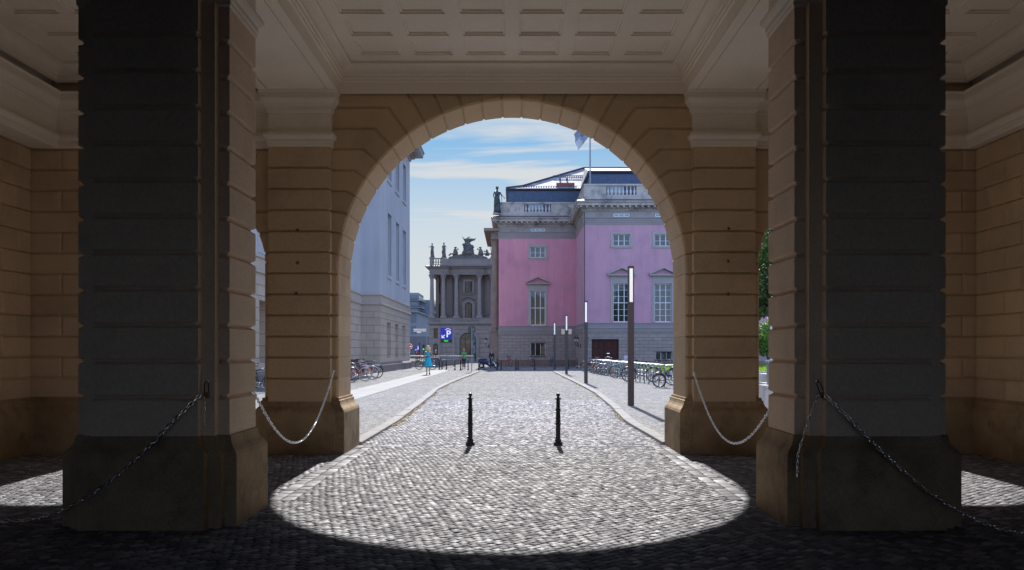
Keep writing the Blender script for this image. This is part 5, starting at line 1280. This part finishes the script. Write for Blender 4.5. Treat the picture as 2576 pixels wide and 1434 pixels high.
M['leaf2']=leafmat('bright_shrub_leaves',(.10,.22,.03),(.20,.36,.06),.5)
sv=M['leaf']; M['leaf']=M['leaf2']
t=thing('shrub','bright green shrub below the dark tree in the right-hand slit','shrub',(17.6,58,.3))
rg=np.random.default_rng(9); vs=[];fs=[]
for i in range(3500):
    v=rg.normal(0,1,3); v/=np.linalg.norm(v); p=v*np.array((1.5,1.0,1.3))*rg.random()**.35+np.array((0,0,2.0)); u=rg.normal(0,1,3); u/=np.linalg.norm(u); w=np.cross(u,v); w/=np.linalg.norm(w)+1e-9; s=rg.uniform(.06,.12); o=len(vs); vs+=[tuple(p-u*s),tuple(p-w*s*.6),tuple(p+u*s),tuple(p+w*s*.6)]; fs.append((o,o+1,o+2,o+3))
b=MB(); b.add(vs,fs); b.build('foliage',M['leaf2'],t,fix=False); b=MB(); 
for k in range(5): a=k*1.3; b.tube([(.1*cos(a),.1*sin(a),0),(.5*cos(a),.5*sin(a),1.8)],[.04,.02],5)
b.build('stem',bpy.data.materials['bark'],t)
# shop-like white sign pole, stone block and handrail in the slit
Y=30; t=thing('information_post','white-framed information panel on a pale pole in the right-hand slit','sign',(W(1940,Y),Y,zp))
b=MB(); b.tube([(0,0,0),(0,0,Z(795,Y)-zp)],.035,8); b.build('pole',plain('pale_green_post',(.5,.62,.58),.4),t)
b=MB(); z1,z0=Z(762,Y)-zp,Z(803,Y)-zp
b.loft([[(0,y,z0),(.45,y,z0),(.45,y,z1),(.12,y,z1)] for y in (-.03,.03)]); b.build('frame',M['white'],t); b=MB(); b.loft([[(.05,y,z0+.05),(.45,y,z0+.05),(.45,y,z1-.06),(.14,y,z1-.06)] for y in (-.036,-.031)]); b.build('panel',plain('panel_green',(.10,.40,.30),.4),t)
Y=21; t=thing('entrance_steps','pale stone steps and landing block in the slit right of the rear pier','steps',(0,0,0))
b=MB(); b.box(W(1926,Y),W(2050,Y),Y,Y+.6,0,Z(976,Y)); b.box(W(1924,Y),W(2050,Y),Y-.03,Y+.65,Z(976,Y),Z(976,Y)+.06); b.build('step',M['wstone'],t)
b=MB(); b.box(W(1936,23),W(2060,23),22.8,24,0,.42+.2); b.build('step',M['wstone'],t)
b=MB(); b.box(W(1930,25),W(2060,25),25,26,0,.82); b.build('step',M['wstone'],t)
t=thing('handrail','grey steel handrail above the pale steps in the right-hand slit','handrail')
b=MB(); b.tube([(W(1925,21.3),21.3,Z(910,21.3)),(W(1990,23),23,Z(897,23))],.03,8); b.tube([(W(1931.5,21.4),21.4,.5),(W(1931.5,21.4),21.4,Z(909,21.3))],.03,8); b.build('rail',M['greypost'],t)
# ================================================================ PEOPLE AND STATUES
def skinmesh(name,pts,edges,radii,mat,parent,root=0,sub=2,extra=None,xf=None):
    me=bpy.data.meshes.new(name); me.from_pydata([tuple(p) for p in pts],edges,[])
    o=bpy.data.objects.new(name,me); C.objects.link(o)
    sk=o.modifiers.new('s','SKIN'); sk.use_smooth_shade=True; sk.branch_smoothing=.6
    for i,r in enumerate(radii):
        d=me.skin_vertices[0].data[i]; d.radius=(r,r) if not isinstance(r,tuple) else r; d.use_root=(i==root)
    sb=o.modifiers.new('b','SUBSURF'); sb.levels=sub; sb.render_levels=sub
    bpy.context.view_layer.update(); dg=bpy.context.evaluated_depsgraph_get()
    m2=bpy.data.meshes.new_from_object(o.evaluated_get(dg)); bpy.data.objects.remove(o)
    m2.materials.clear(); m2.materials.append(mat); m2.name=name
    if extra: # join extra MB into it
        bm=bmesh.new(); bm.from_mesh(m2); t=bpy.data.meshes.new('x'); t.from_pydata(extra.v,[],extra.f); bm.from_mesh(t); bm.to_mesh(m2); bm.free()
        m2.polygons.foreach_set('use_smooth',[True]*len(m2.polygons))
    r=bpy.data.objects.new(name,m2); C.objects.link(r); r.parent=parent; return r
SKIN=plain('skin',(.42,.22,.15),.5)
def joints(H,arms,stride=.0,lean=0):
    """figure facing -Y; arms: for each side (elbow offset, wrist offset) from shoulder"""
    k=H/1.75; J={}
    J['pel']=(0,0,.95);J['spi']=(0,.0,1.12);J['che']=(0,.0,1.30);J['nek']=(0,.0,1.46);J['hd0']=(0,-.01,1.54);J['hd1']=(0,-.015,1.64);J['hd2']=(0,-.005,1.70)
    for s,n in ((-1,'r'),(1,'l')):
        J['sh'+n]=(s*.17,0,1.40); e,w=arms[0 if s<0 else 1]
        J['el'+n]=(s*.17+s*e[0],e[1],1.40+e[2]); J['wr'+n]=(J['el'+n][0]+s*w[0],J['el'+n][1]+w[1],J['el'+n][2]+w[2])
        a=Vector(J['wr'+n]); d=(a-Vector(J['el'+n])).normalized(); J['pa'+n]=tuple(a+d*.06)
        side=d.cross(Vector((s,0,0)));
        if side.length<.2: side=d.cross(Vector((0,1,0)))
        side.normalize()
        for q in range(4):
            base=a+d*.085+side*(.028-.019*q); L_=(.075,.085,.078,.06)[q]
            J['f%d%s'%(q,n)]=tuple(base); J['g%d%s'%(q,n)]=tuple(base+d*L_*.55+Vector((-s,0,0))*.012); J['h%d%s'%(q,n)]=tuple(base+d*L_*.9+Vector((-s,0,0))*.035)
        J['t0'+n]=tuple(a+d*.03+side*.03); J['t1'+n]=tuple(a+d*.07+side*.055)
        st=s*stride
        J['hi'+n]=(s*.09,0,.90); J['kn'+n]=(s*.085,-.02-st*.45,.50); J['an'+n]=(s*.08,.02-st*1.0,.09+(.04 if st<0 else 0)); J['to'+n]=(s*.095,-.12-st*1.0,.035)
    return {n:(p[0]*k,p[1]*k,p[2]*k) for n,p in J.items()},k
RAD=dict(pel=.125,spi=.11,che=.125,nek=.052,hd0=.062,hd1=.088,hd2=.07,sh=.055,el=.040,wr=.026,pa=.030,hi=.088,kn=.055,an=.036,to=.032,t0=.012,t1=.009)
def rad(n):
    if n in RAD: return RAD[n]
    if n[:2] in RAD: return RAD[n[:2]]
    return .009
ED=[('pel','spi'),('spi','che'),('che','nek'),('nek','hd0'),('hd0','hd1'),('hd1','hd2')]
for n in 'rl':
    ED+=[('che','sh'+n),('sh'+n,'el'+n),('el'+n,'wr'+n),('wr'+n,'pa'+n),('pel','hi'+n),('hi'+n,'kn'+n),('kn'+n,'an'+n),('an'+n,'to'+n),('wr'+n,'t0'+n),('t0'+n,'t1'+n)]
    for q in range(4): ED+=[('pa'+n,'f%d%s'%(q,n)),('f%d%s'%(q,n),'g%d%s'%(q,n)),('g%d%s'%(q,n),'h%d%s'%(q,n))]
def body(J,k,mat,parent,name='body',keep=None,grow=0,sc=1,extra=None,rr={},sub=2):
    names=[n for n in J if keep is None or n in keep]; idx={n:i for i,n in enumerate(names)}
    ed=[(idx[a],idx[b]) for a,b in ED if a in idx and b in idx]
    return skinmesh(name,[J[n] for n in names],ed,[(rr.get(n,rr.get(n[:2],rad(n)))*k*sc+grow) for n in names],mat,parent,root=idx.get('pel',0),sub=sub,extra=extra)
ARMS=[((.05,.01,-.27),(.01,-.04,-.24))]*2
def head_bits(J,k,parent,hair,hairc,long=False):
    h=Vector(J['hd1']); m=MB()
    m.sphere((h.x,h.y+.018*k,h.z+.022*k),.098*k,12,9,(1,1.05,1.02))
    if long:
        m.sphere((h.x,h.y+.045*k,h.z-.09*k),.09*k,10,8,(1.1,.75,1.3))
        for q in range(7): a=q/6*pi; m.tube([(h.x+.09*k*cos(a),h.y+.02*k+.06*k*sin(a),h.z+.02),(h.x+.12*k*cos(a),h.y+.03*k+.075*k*sin(a),h.z-.12*k),(h.x+.13*k*cos(a),h.y+.03*k+.07*k*sin(a),h.z-.22*k)],[.035*k,.035*k,.014*k],6)
    o=m.build('hair',plain('hair_'+hair,hairc,.6) if 'hair_'+hair not in bpy.data.materials else bpy.data.materials['hair_'+hair],parent,smooth=True)
    f=MB(); 
    for s in (-1,1): f.sphere((h.x+s*.03*k,h.y-.088*k,h.z+.0),.010*k,6,5)
    f.build('eyes',M['black'],parent,smooth=True)
    return o
def face_extra(J,k):
    h=Vector(J['hd1']); m=MB(); m.sphere((h.x,h.y-.094*k,h.z-.02*k),.014*k,6,5,(.8,1,1.4))
    for s in (-1,1): m.sphere((h.x+s*.086*k,h.y+.01*k,h.z-.01*k),.02*k,6,5,(.4,.8,1.3))
    m.sphere((h.x,h.y-.082*k,h.z-.055*k),.018*k,6,4,(1.3,.5,.35)); return m
def person(label,loc,rz,H,arms,top,bottom,hair,hairc,stride=0,long=False,skirt=None,shoe=(.02,.02,.02),sleeves=True,heel=False):
    t=thing('person',label,'person',loc,rz); J,k=joints(H,arms,stride)
    bare={'nek','hd0','hd1','hd2'}
    fb={}
    if skirt: fb=dict(pel=.105,spi=.085,che=.105,sh=.045,el=.033,wr=.022,hi=.085,kn=.05,an=.03)
    body(J,k,SKIN,t,extra=face_extra(J,k),rr=fb)
    head_bits(J,k,t,hair,hairc,long)
    keep={'pel','spi','che','shr','shl'}|({'elr','ell'} if sleeves else set())
    JJ=dict(J); 
    if sleeves=='short':
        for n in 'rl': JJ['el'+n]=tuple(Vector(J['sh'+n]).lerp(Vector(J['el'+n]),.7))
    elif sleeves=='long':
        keep|={'wrr','wrl'}
        for n in 'rl': JJ['wr'+n]=tuple(Vector(J['el'+n]).lerp(Vector(J['wr'+n]),.95))
    elif sleeves=='none':
        keep-={'elr','ell'}
        for n in 'rl': JJ['sh'+n]=tuple(Vector(J['che']).lerp(Vector(J['sh'+n]),.68)+Vector((0,0,.02)))
    if not skirt:
        keep.add('nek'); JJ['nek']=(0,.005*k,1.475*k); JJ['pel']=(0,0,.86*k)
    rr=dict(fb); rr.update({'nek':.05}); rr.update({'el':.055 if sleeves!='long' else .05,'wr':.036})
    if skirt: rr.update({'sh':.07,'che':.13,'spi':.10})
    body(JJ,k,plain('cloth_'+label[:22],top,.8),t,'dress_top' if skirt else 'shirt',keep,.016*k,1.0,rr=rr)
    if skirt:
        m=MB(); n=28; rings=[]
        for z,r,w in ((1.10,.125,0),(1.02,.125,.002),(.92,.165,.006),(.78,.20,.013),(.62,.235,.02),(.50,.26,.026)):
            rings.append([((r+w*cos(i*2*pi/n*7))*k*cos(2*pi*i/n),(r*.85+w*cos(i*2*pi/n*7))*k*sin(2*pi*i/n),z*k) for i in range(n)])
        m.loft(rings,caps=False); m.loft([rings[0],[(0,0,1.11*k)]*n],caps=False) ; m.build('skirt',bpy.data.materials['cloth_'+label[:22]],t,smooth=True)
        m=MB(); m.lathe((0,0,1.045*k),[(.122*k,0),(.132*k,.005),(.132*k,.045*k),(.122*k,.05*k)],20); o=m.build('belt',plain('belt_'+label[:10],(.01,.08,.14),.5),t,smooth=True); o.scale=(1,.9,1)
    else:
        JL=dict(J); JL['pel']=(0,0,1.0*k); body(JL,k,plain('legs_'+label[:22],bottom,.8),t,'trousers',{'pel','hir','hil','knr','knl','anr','anl'},.014*k,1.05,rr=dict(an=.045,kn=.062))
    for n in 'rl':
        m=MB(); a,b_=Vector(J['an'+n]),Vector(J['to'+n]); m.tube([(a.x,a.y+.04*k,a.z-.045*k),(a.x,a.y-.02*k,a.z-.04*k),(b_.x,b_.y,b_.z),(b_.x,b_.y-.05*k,b_.z-.01)],[.034*k,.042*k,.042*k,.025*k],8); m.build('shoe',plain('shoe_'+label[:10],shoe,.5) if 'shoe_'+label[:10] not in bpy.data.materials else bpy.data.materials['shoe_'+label[:10]],t,smooth=True)
    return t,J,k
Y=(1.5-.036)*F/(942.6-883)
wo,J,k=person('woman with wavy blonde hair in a sleeveless turquoise dress, seen from behind',(W(1077,Y),Y,.036),pi,1.80,[((.06,-.02,-.25),(-.0,-.20,-.10)),((.05,.0,-.26),(.0,-.16,-.16))],(.01,.42,.55),None,'blonde',(.62,.48,.26),stride=.05,long=True,skirt=True,sleeves='none',shoe=(.10,.05,.04))
Y=72; person('man in a green polo shirt and dark trousers walking towards the arch',(W(1167,Y),Y,0),.05,1.66,[((.07,.02,-.25),(.03,-.05,-.23)),((.06,-.02,-.26),(.03,-.08,-.22))],(.01,.36,.10),(.035,.035,.05),'grey',(.35,.25,.22),stride=.10,sleeves='short')
Y=78; person('man in a black jacket standing behind the scooter, seen from behind',(W(1236.5,Y),Y,0),pi+.3,1.62,ARMS,(.012,.012,.016),(.015,.015,.02),'pale',(.35,.2,.16),sleeves='long')
Y=64; pw_,J,k=person('blonde woman in a pink top carrying a pale bag, half behind the nearest light column',(W(1580,Y),Y,0),-1.9,1.72,[((.06,.0,-.26),(.02,-.1,-.2)),((.06,0,-.26),(.02,-.1,-.2))],(.60,.28,.36),(.10,.16,.30),'sand',(.50,.38,.28),long=True,sleeves='short')
b=MB(); b.loft([[(-.18,-.06,0),(.18,-.06,0),(.18,.06,0),(-.18,.06,0)],[(-.20,-.08,.15),(.20,-.08,.15),(.20,.08,.15),(-.20,.08,.15)],[(-.16,-.04,.38),(.16,-.04,.38),(.16,.04,.38),(-.16,.04,.38)]]); b.tube([(-.12,0,.36),(-.08,0,.62),(.08,0,.62),(.12,0,.36)],.012,5)
o=b.build('shoulder_bag',plain('pale_pink_bag',(.62,.48,.62),.7)); o.location=(W(1576,63.6),63.6,.78); tag(o,'pale pink and white shoulder bag hanging on the blonde woman by the stands','bag')
Y=92
for x,z_,l,c_,hn,hc in ((1050.5,.0,'person in a dark red top behind the railing, left of the dress','burg','dark',(.12,.05,.04)),(1073+11.8,.0,'dark-haired person in black behind the railing, just right of the dress','blk','dark',(.12,.05,.04)),(1098.5,0,'person with pale hair, black top and jeans behind the railing','blk2','light',(.45,.36,.3))):
    person(l,(W(x-2,Y),Y,.0),random.uniform(-.5,.5),1.66 if x<1060 else 1.62,ARMS,(.12,.015,.02) if c_=='burg' else (.015,.015,.02),(.12,.18,.3),hn,hc,sleeves='short')

# statues
M['statue']=stone('weathered_statue_stone',(.15,.14,.13),(.07,.07,.07),scale=3,fine=.2)
M['statue_d']=plain('dark_bronze_statue',(.045,.055,.06),.5,.3)
def statue(label,loc,rz,H,mat,arms,spear=False,cat='statue',grp='statues on the library parapet',child=False):
    t=thing("statue",label,cat,loc,rz,grp or None); J,k=joints(H,arms,.04)
    ex=MB(); ex.loft([[((r+w*cos(i*2*pi/20*5))*k*cos(2*pi*i/20)+ox*k,(r*.9+w*cos(i*2*pi/20*5))*k*sin(2*pi*i/20),z*k) for i in range(20)] for z,r,w,ox in ((0,.26,.03,.03),(.25,.21,.03,.02),(.55,.2,.025,0),(.85,.19,.02,0),(1.02,.16,.01,0),(1.15,.14,.008,0),(1.35,.16,.005,0),(1.44,.08,0,0))])
    h=J['hd1']; ex.sphere((h[0],h[1]+.02,h[2]+.02),.10*k,10,8,(1,1.1,1.1))
    ex.tube([(.1*k,-.14*k,1.3*k),(0,-.2*k,1.0*k),(-.12*k,-.2*k,.7*k),(-.2*k,-.1*k,.4*k)],[.05*k,.06*k,.07*k,.03*k],6)
    body(J,k,mat,t,'figure',extra=ex,sub=1)
    if spear: b=MB(); b.tube([(.42*k,-.05,0.0),(.26*k,-.05,1.35*k)],.025,5); b.build('spear',mat,t)
    b=MB(); b.box(-.36,.36,-.3,.3,-.12,.02); b.build('pedestal',M['libs'] if grp.endswith('library parapet') else M['oldstone'],t)
    return t
A1=[((.16,-.10,-.18),(.14,-.18,.02)),((.06,.02,-.26),(-.10,-.12,-.12))]; A2=[((.05,0,-.26),(-.08,-.14,-.10)),((.12,-.05,-.22),(.02,-.1,-.2))]; A3=[((.08,0,-.25),(.02,-.05,-.24)),((.1,-.03,-.22),(-.14,-.14,.0))]
statue('draped stone figure at the left end of the library parapet, arm stretched out',(xl(185),YB+.3,15.78),.3,2.15,M['statue'],A1)
statue('draped stone figure second from the left on the library parapet',(xl(368),YB+.3,15.78),-.3,2.25,M['statue'],A2)
statue('draped stone figure on the library parapet against the palace edge',(xl(1128),YB+.3,15.78),.2,2.3,M['statue'],A3)
# central sculpture group: rays, eagle-like crest, seated figures, all one carved block on a low curved gable
t=thing('sculpture_group','carved stone group with seated figures and a tall winged crest over the library centre','sculpture',(xl(742),YB+.4,15.62)); t.scale=(1,1,.60)
b=MB(); hw=W(1280+0,YB)*0+ (xl(1045)-xl(450))/2; pts=[]
for i in range(17): u=-1+i/8; pts.append((u*hw,.28+.95*max(0,1-abs(u)**1.5)))
b.loft([[(-hw,y,0)]+[(x,y,z) for x,z in pts]+[(hw,y,0)] for y in (-.4,.4)]); b.build('gable_block',M['statue'],t)
b=MB(); rg=np.random.default_rng(2)
b.loft([[(r*cos(2*pi*i/12)+ox,r*.6*sin(2*pi*i/12),z) for i in range(12)] for z,r,ox in ((.9,1.0,0),(1.4,.95,0),(2.2,.75,.05),(3.0,.82,.05),(3.5,.6,-.05),(4.0,.38,-.1),(4.3,.5,.05),(4.7,.75,.1),(5.0,.8,.15))])
for k_ in range(26): b.sphere((rg.uniform(-.7,.8),-.35+rg.uniform(-.15,.1),rg.uniform(1,3.6)),rg.uniform(.14,.3),7,5,(1,.8,1.3))
b.tube([(-.35,0,4.2),(-.62,0,4.9),(-.85,0,5.55)],[.16,.1,.04],6); b.tube([(.5,0,4.6),(.95,0,4.75),(1.15,0,5.2)],[.25,.18,.05],6); b.tube([(-.2,0,4.9),(.05,0,5.35),(.35,0,5.5),(.2,0,5.3)],[.1,.12,.09,.03],6); b.build('crest',M['statue'],t,smooth=True)
for sx,x,lb in ((-1,-1.95,'l'),(1,1.9,'r'),(1,2.9,'c')):
    b=MB(); sc_=.75 if lb=='c' else 1.0; x0=x
    b.tube([(x0,0,.7),(x0+.05,0,1.3*sc_+.3),(x0+.02*sx,0,2.0*sc_+.25),(x0,0,2.25*sc_+.25)],[.42*sc_,.36*sc_,.24*sc_,.1],8); b.sphere((x0-.03*sx,0,2.55*sc_+.2),.21*sc_+.02,9,7)
    b.tube([(x0+.1,-.2,1.0),(x0-.75*sx*-1*.9,-.3,1.15),(x0+.95*sx,-.3,.62)],[.24,.2,.12],7)
    b.tube([(x0,-.1,1.9*sc_+.3),(x0-.5*sx,-.15,2.05*sc_+.2),(x0-.35*sx,-.1,2.6*sc_)],[.13,.1,.08],6); b.build('seated_figure',M['statue'],t,smooth=True)
t=statue('dark standing statue with a staff on the left corner of the palace roof',(XA-.15,YL-.1,15.5),.5,2.75,M['statue_d'],[((.10,0,-.25),(-.02,-.1,-.22)),((.14,-.03,-.2),(.10,-.05,-.12))],spear=True,grp='')
if 'group' in t.keys(): del t['group']
b=MB(); b.sphere((-.18,-.12,1.9),.15,8,6); b.build('carried_child',M['statue_d'],t,smooth=True)
# anonymous mid-scene street clutter: parked car seen through the railing
# ================================================================ CAMERA, LIGHT
cam=bpy.data.cameras.new('Camera'); co=bpy.data.objects.new('Camera',cam); C.objects.link(co)
co.location=(0,0,1.5); co.rotation_euler=(radians(90),0,0)
cam.sensor_width=36; cam.sensor_fit='HORIZONTAL'; cam.lens=F/2576*36; cam.shift_y=(883-717)/2576.0; cam.clip_start=.05; cam.clip_end=3000
S.camera=co
EL=radians(35.8)
sd=bpy.data.lights.new('sun','SUN'); sd.energy=3.6; sd.angle=radians(.8); sd.color=(1,.965,.925)
sun=bpy.data.objects.new('sun',sd); C.objects.link(sun)
d=Vector((.004,cos(EL),sin(EL)))          # towards the sun
sun.rotation_euler=d.to_track_quat('Z','Y').to_euler(); sun.location=(0,40,60)
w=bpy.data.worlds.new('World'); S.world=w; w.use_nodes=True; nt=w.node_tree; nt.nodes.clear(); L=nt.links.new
out=N(nt,'ShaderNodeOutputWorld'); bg=N(nt,'ShaderNodeBackground'); L(bg.outputs[0],out.inputs[0])
sky=N(nt,'ShaderNodeTexSky',sky_type='NISHITA'); sky.sun_disc=False; sky.sun_elevation=EL; sky.sun_rotation=0; sky.air_density=1.0; sky.dust_density=.25; sky.ozone_density=3
tc=N(nt,'ShaderNodeTexCoord'); sp=N(nt,'ShaderNodeSeparateXYZ'); L(tc.outputs['Generated'],sp.inputs[0])
zz=N(nt,'ShaderNodeMath',operation='ADD'); zz.inputs[1].default_value=.10; L(sp.outputs[2],zz.inputs[0])
za=N(nt,'ShaderNodeMath',operation='MAXIMUM'); za.inputs[1].default_value=.02; L(zz.outputs[0],za.inputs[0])
dv=N(nt,'ShaderNodeMath',operation='DIVIDE'); L(sp.outputs[0],dv.inputs[0]); L(za.outputs[0],dv.inputs[1])
dy=N(nt,'ShaderNodeMath',operation='DIVIDE'); L(sp.outputs[1],dy.inputs[0]); L(za.outputs[0],dy.inputs[1])
cb=N(nt,'ShaderNodeCombineXYZ'); L(dv.outputs[0],cb.inputs[0]); L(dy.outputs[0],cb.inputs[1])
mp=N(nt,'ShaderNodeMapping'); mp.inputs['Scale'].default_value=(.62,1.9,1); mp.inputs['Rotation'].default_value=(0,0,.22); mp.inputs['Location'].default_value=(3.1,1.7,0); L(cb.outputs[0],mp.inputs[0])
n1=N(nt,'ShaderNodeTexNoise'); n1.inputs['Scale'].default_value=1.6; n1.inputs['Detail'].default_value=9; n1.inputs['Roughness'].default_value=.56; n1.inputs['Distortion'].default_value=.35; L(mp.outputs[0],n1.inputs['Vector'])
rp=N(nt,'ShaderNodeMapRange',interpolation_type='SMOOTHSTEP'); rp.inputs['From Min'].default_value=.38; rp.inputs['From Max'].default_value=.64; rp.inputs['To Max'].default_value=.9; L(n1.outputs[0],rp.inputs[0])
# towards the horizon the cloud veil closes
hz=N(nt,'ShaderNodeMapRange',interpolation_type='SMOOTHSTEP'); hz.inputs['From Min'].default_value=.10; hz.inputs['From Max'].default_value=.30; hz.inputs['To Min'].default_value=.85; hz.inputs['To Max'].default_value=0; L(sp.outputs[2],hz.inputs[0])
mxx=N(nt,'ShaderNodeMath',operation='MAXIMUM'); L(rp.outputs[0],mxx.inputs[0]); L(hz.outputs[0],mxx.inputs[1])
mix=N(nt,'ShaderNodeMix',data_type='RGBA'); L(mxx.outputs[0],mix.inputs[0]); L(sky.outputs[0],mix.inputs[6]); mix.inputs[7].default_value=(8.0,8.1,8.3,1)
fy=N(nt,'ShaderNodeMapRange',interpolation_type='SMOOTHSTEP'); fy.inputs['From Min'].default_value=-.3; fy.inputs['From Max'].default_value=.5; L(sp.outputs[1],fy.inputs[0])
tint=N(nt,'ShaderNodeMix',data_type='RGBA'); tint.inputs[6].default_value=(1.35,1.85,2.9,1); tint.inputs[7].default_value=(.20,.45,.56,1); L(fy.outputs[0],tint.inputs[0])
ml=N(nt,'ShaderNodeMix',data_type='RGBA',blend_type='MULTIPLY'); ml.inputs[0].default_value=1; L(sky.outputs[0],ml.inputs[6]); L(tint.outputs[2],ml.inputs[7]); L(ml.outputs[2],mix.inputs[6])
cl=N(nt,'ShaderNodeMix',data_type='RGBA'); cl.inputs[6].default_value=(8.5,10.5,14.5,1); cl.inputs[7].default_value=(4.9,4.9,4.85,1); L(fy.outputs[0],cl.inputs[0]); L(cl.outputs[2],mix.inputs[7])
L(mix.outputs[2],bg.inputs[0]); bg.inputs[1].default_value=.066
v=S.view_settings; S.display_settings.display_device='sRGB'; v.view_transform='Standard'; v.look='None'; v.gamma=1; v.use_curve_mapping=False; v.exposure=1.2
cy=S.cycles; cy.use_denoising=True; cy.max_bounces=8; cy.diffuse_bounces=5; cy.glossy_bounces=3; cy.transmission_bounces=3; cy.sample_clamp_indirect=6; cy.caustics_reflective=False; cy.caustics_refractive=False
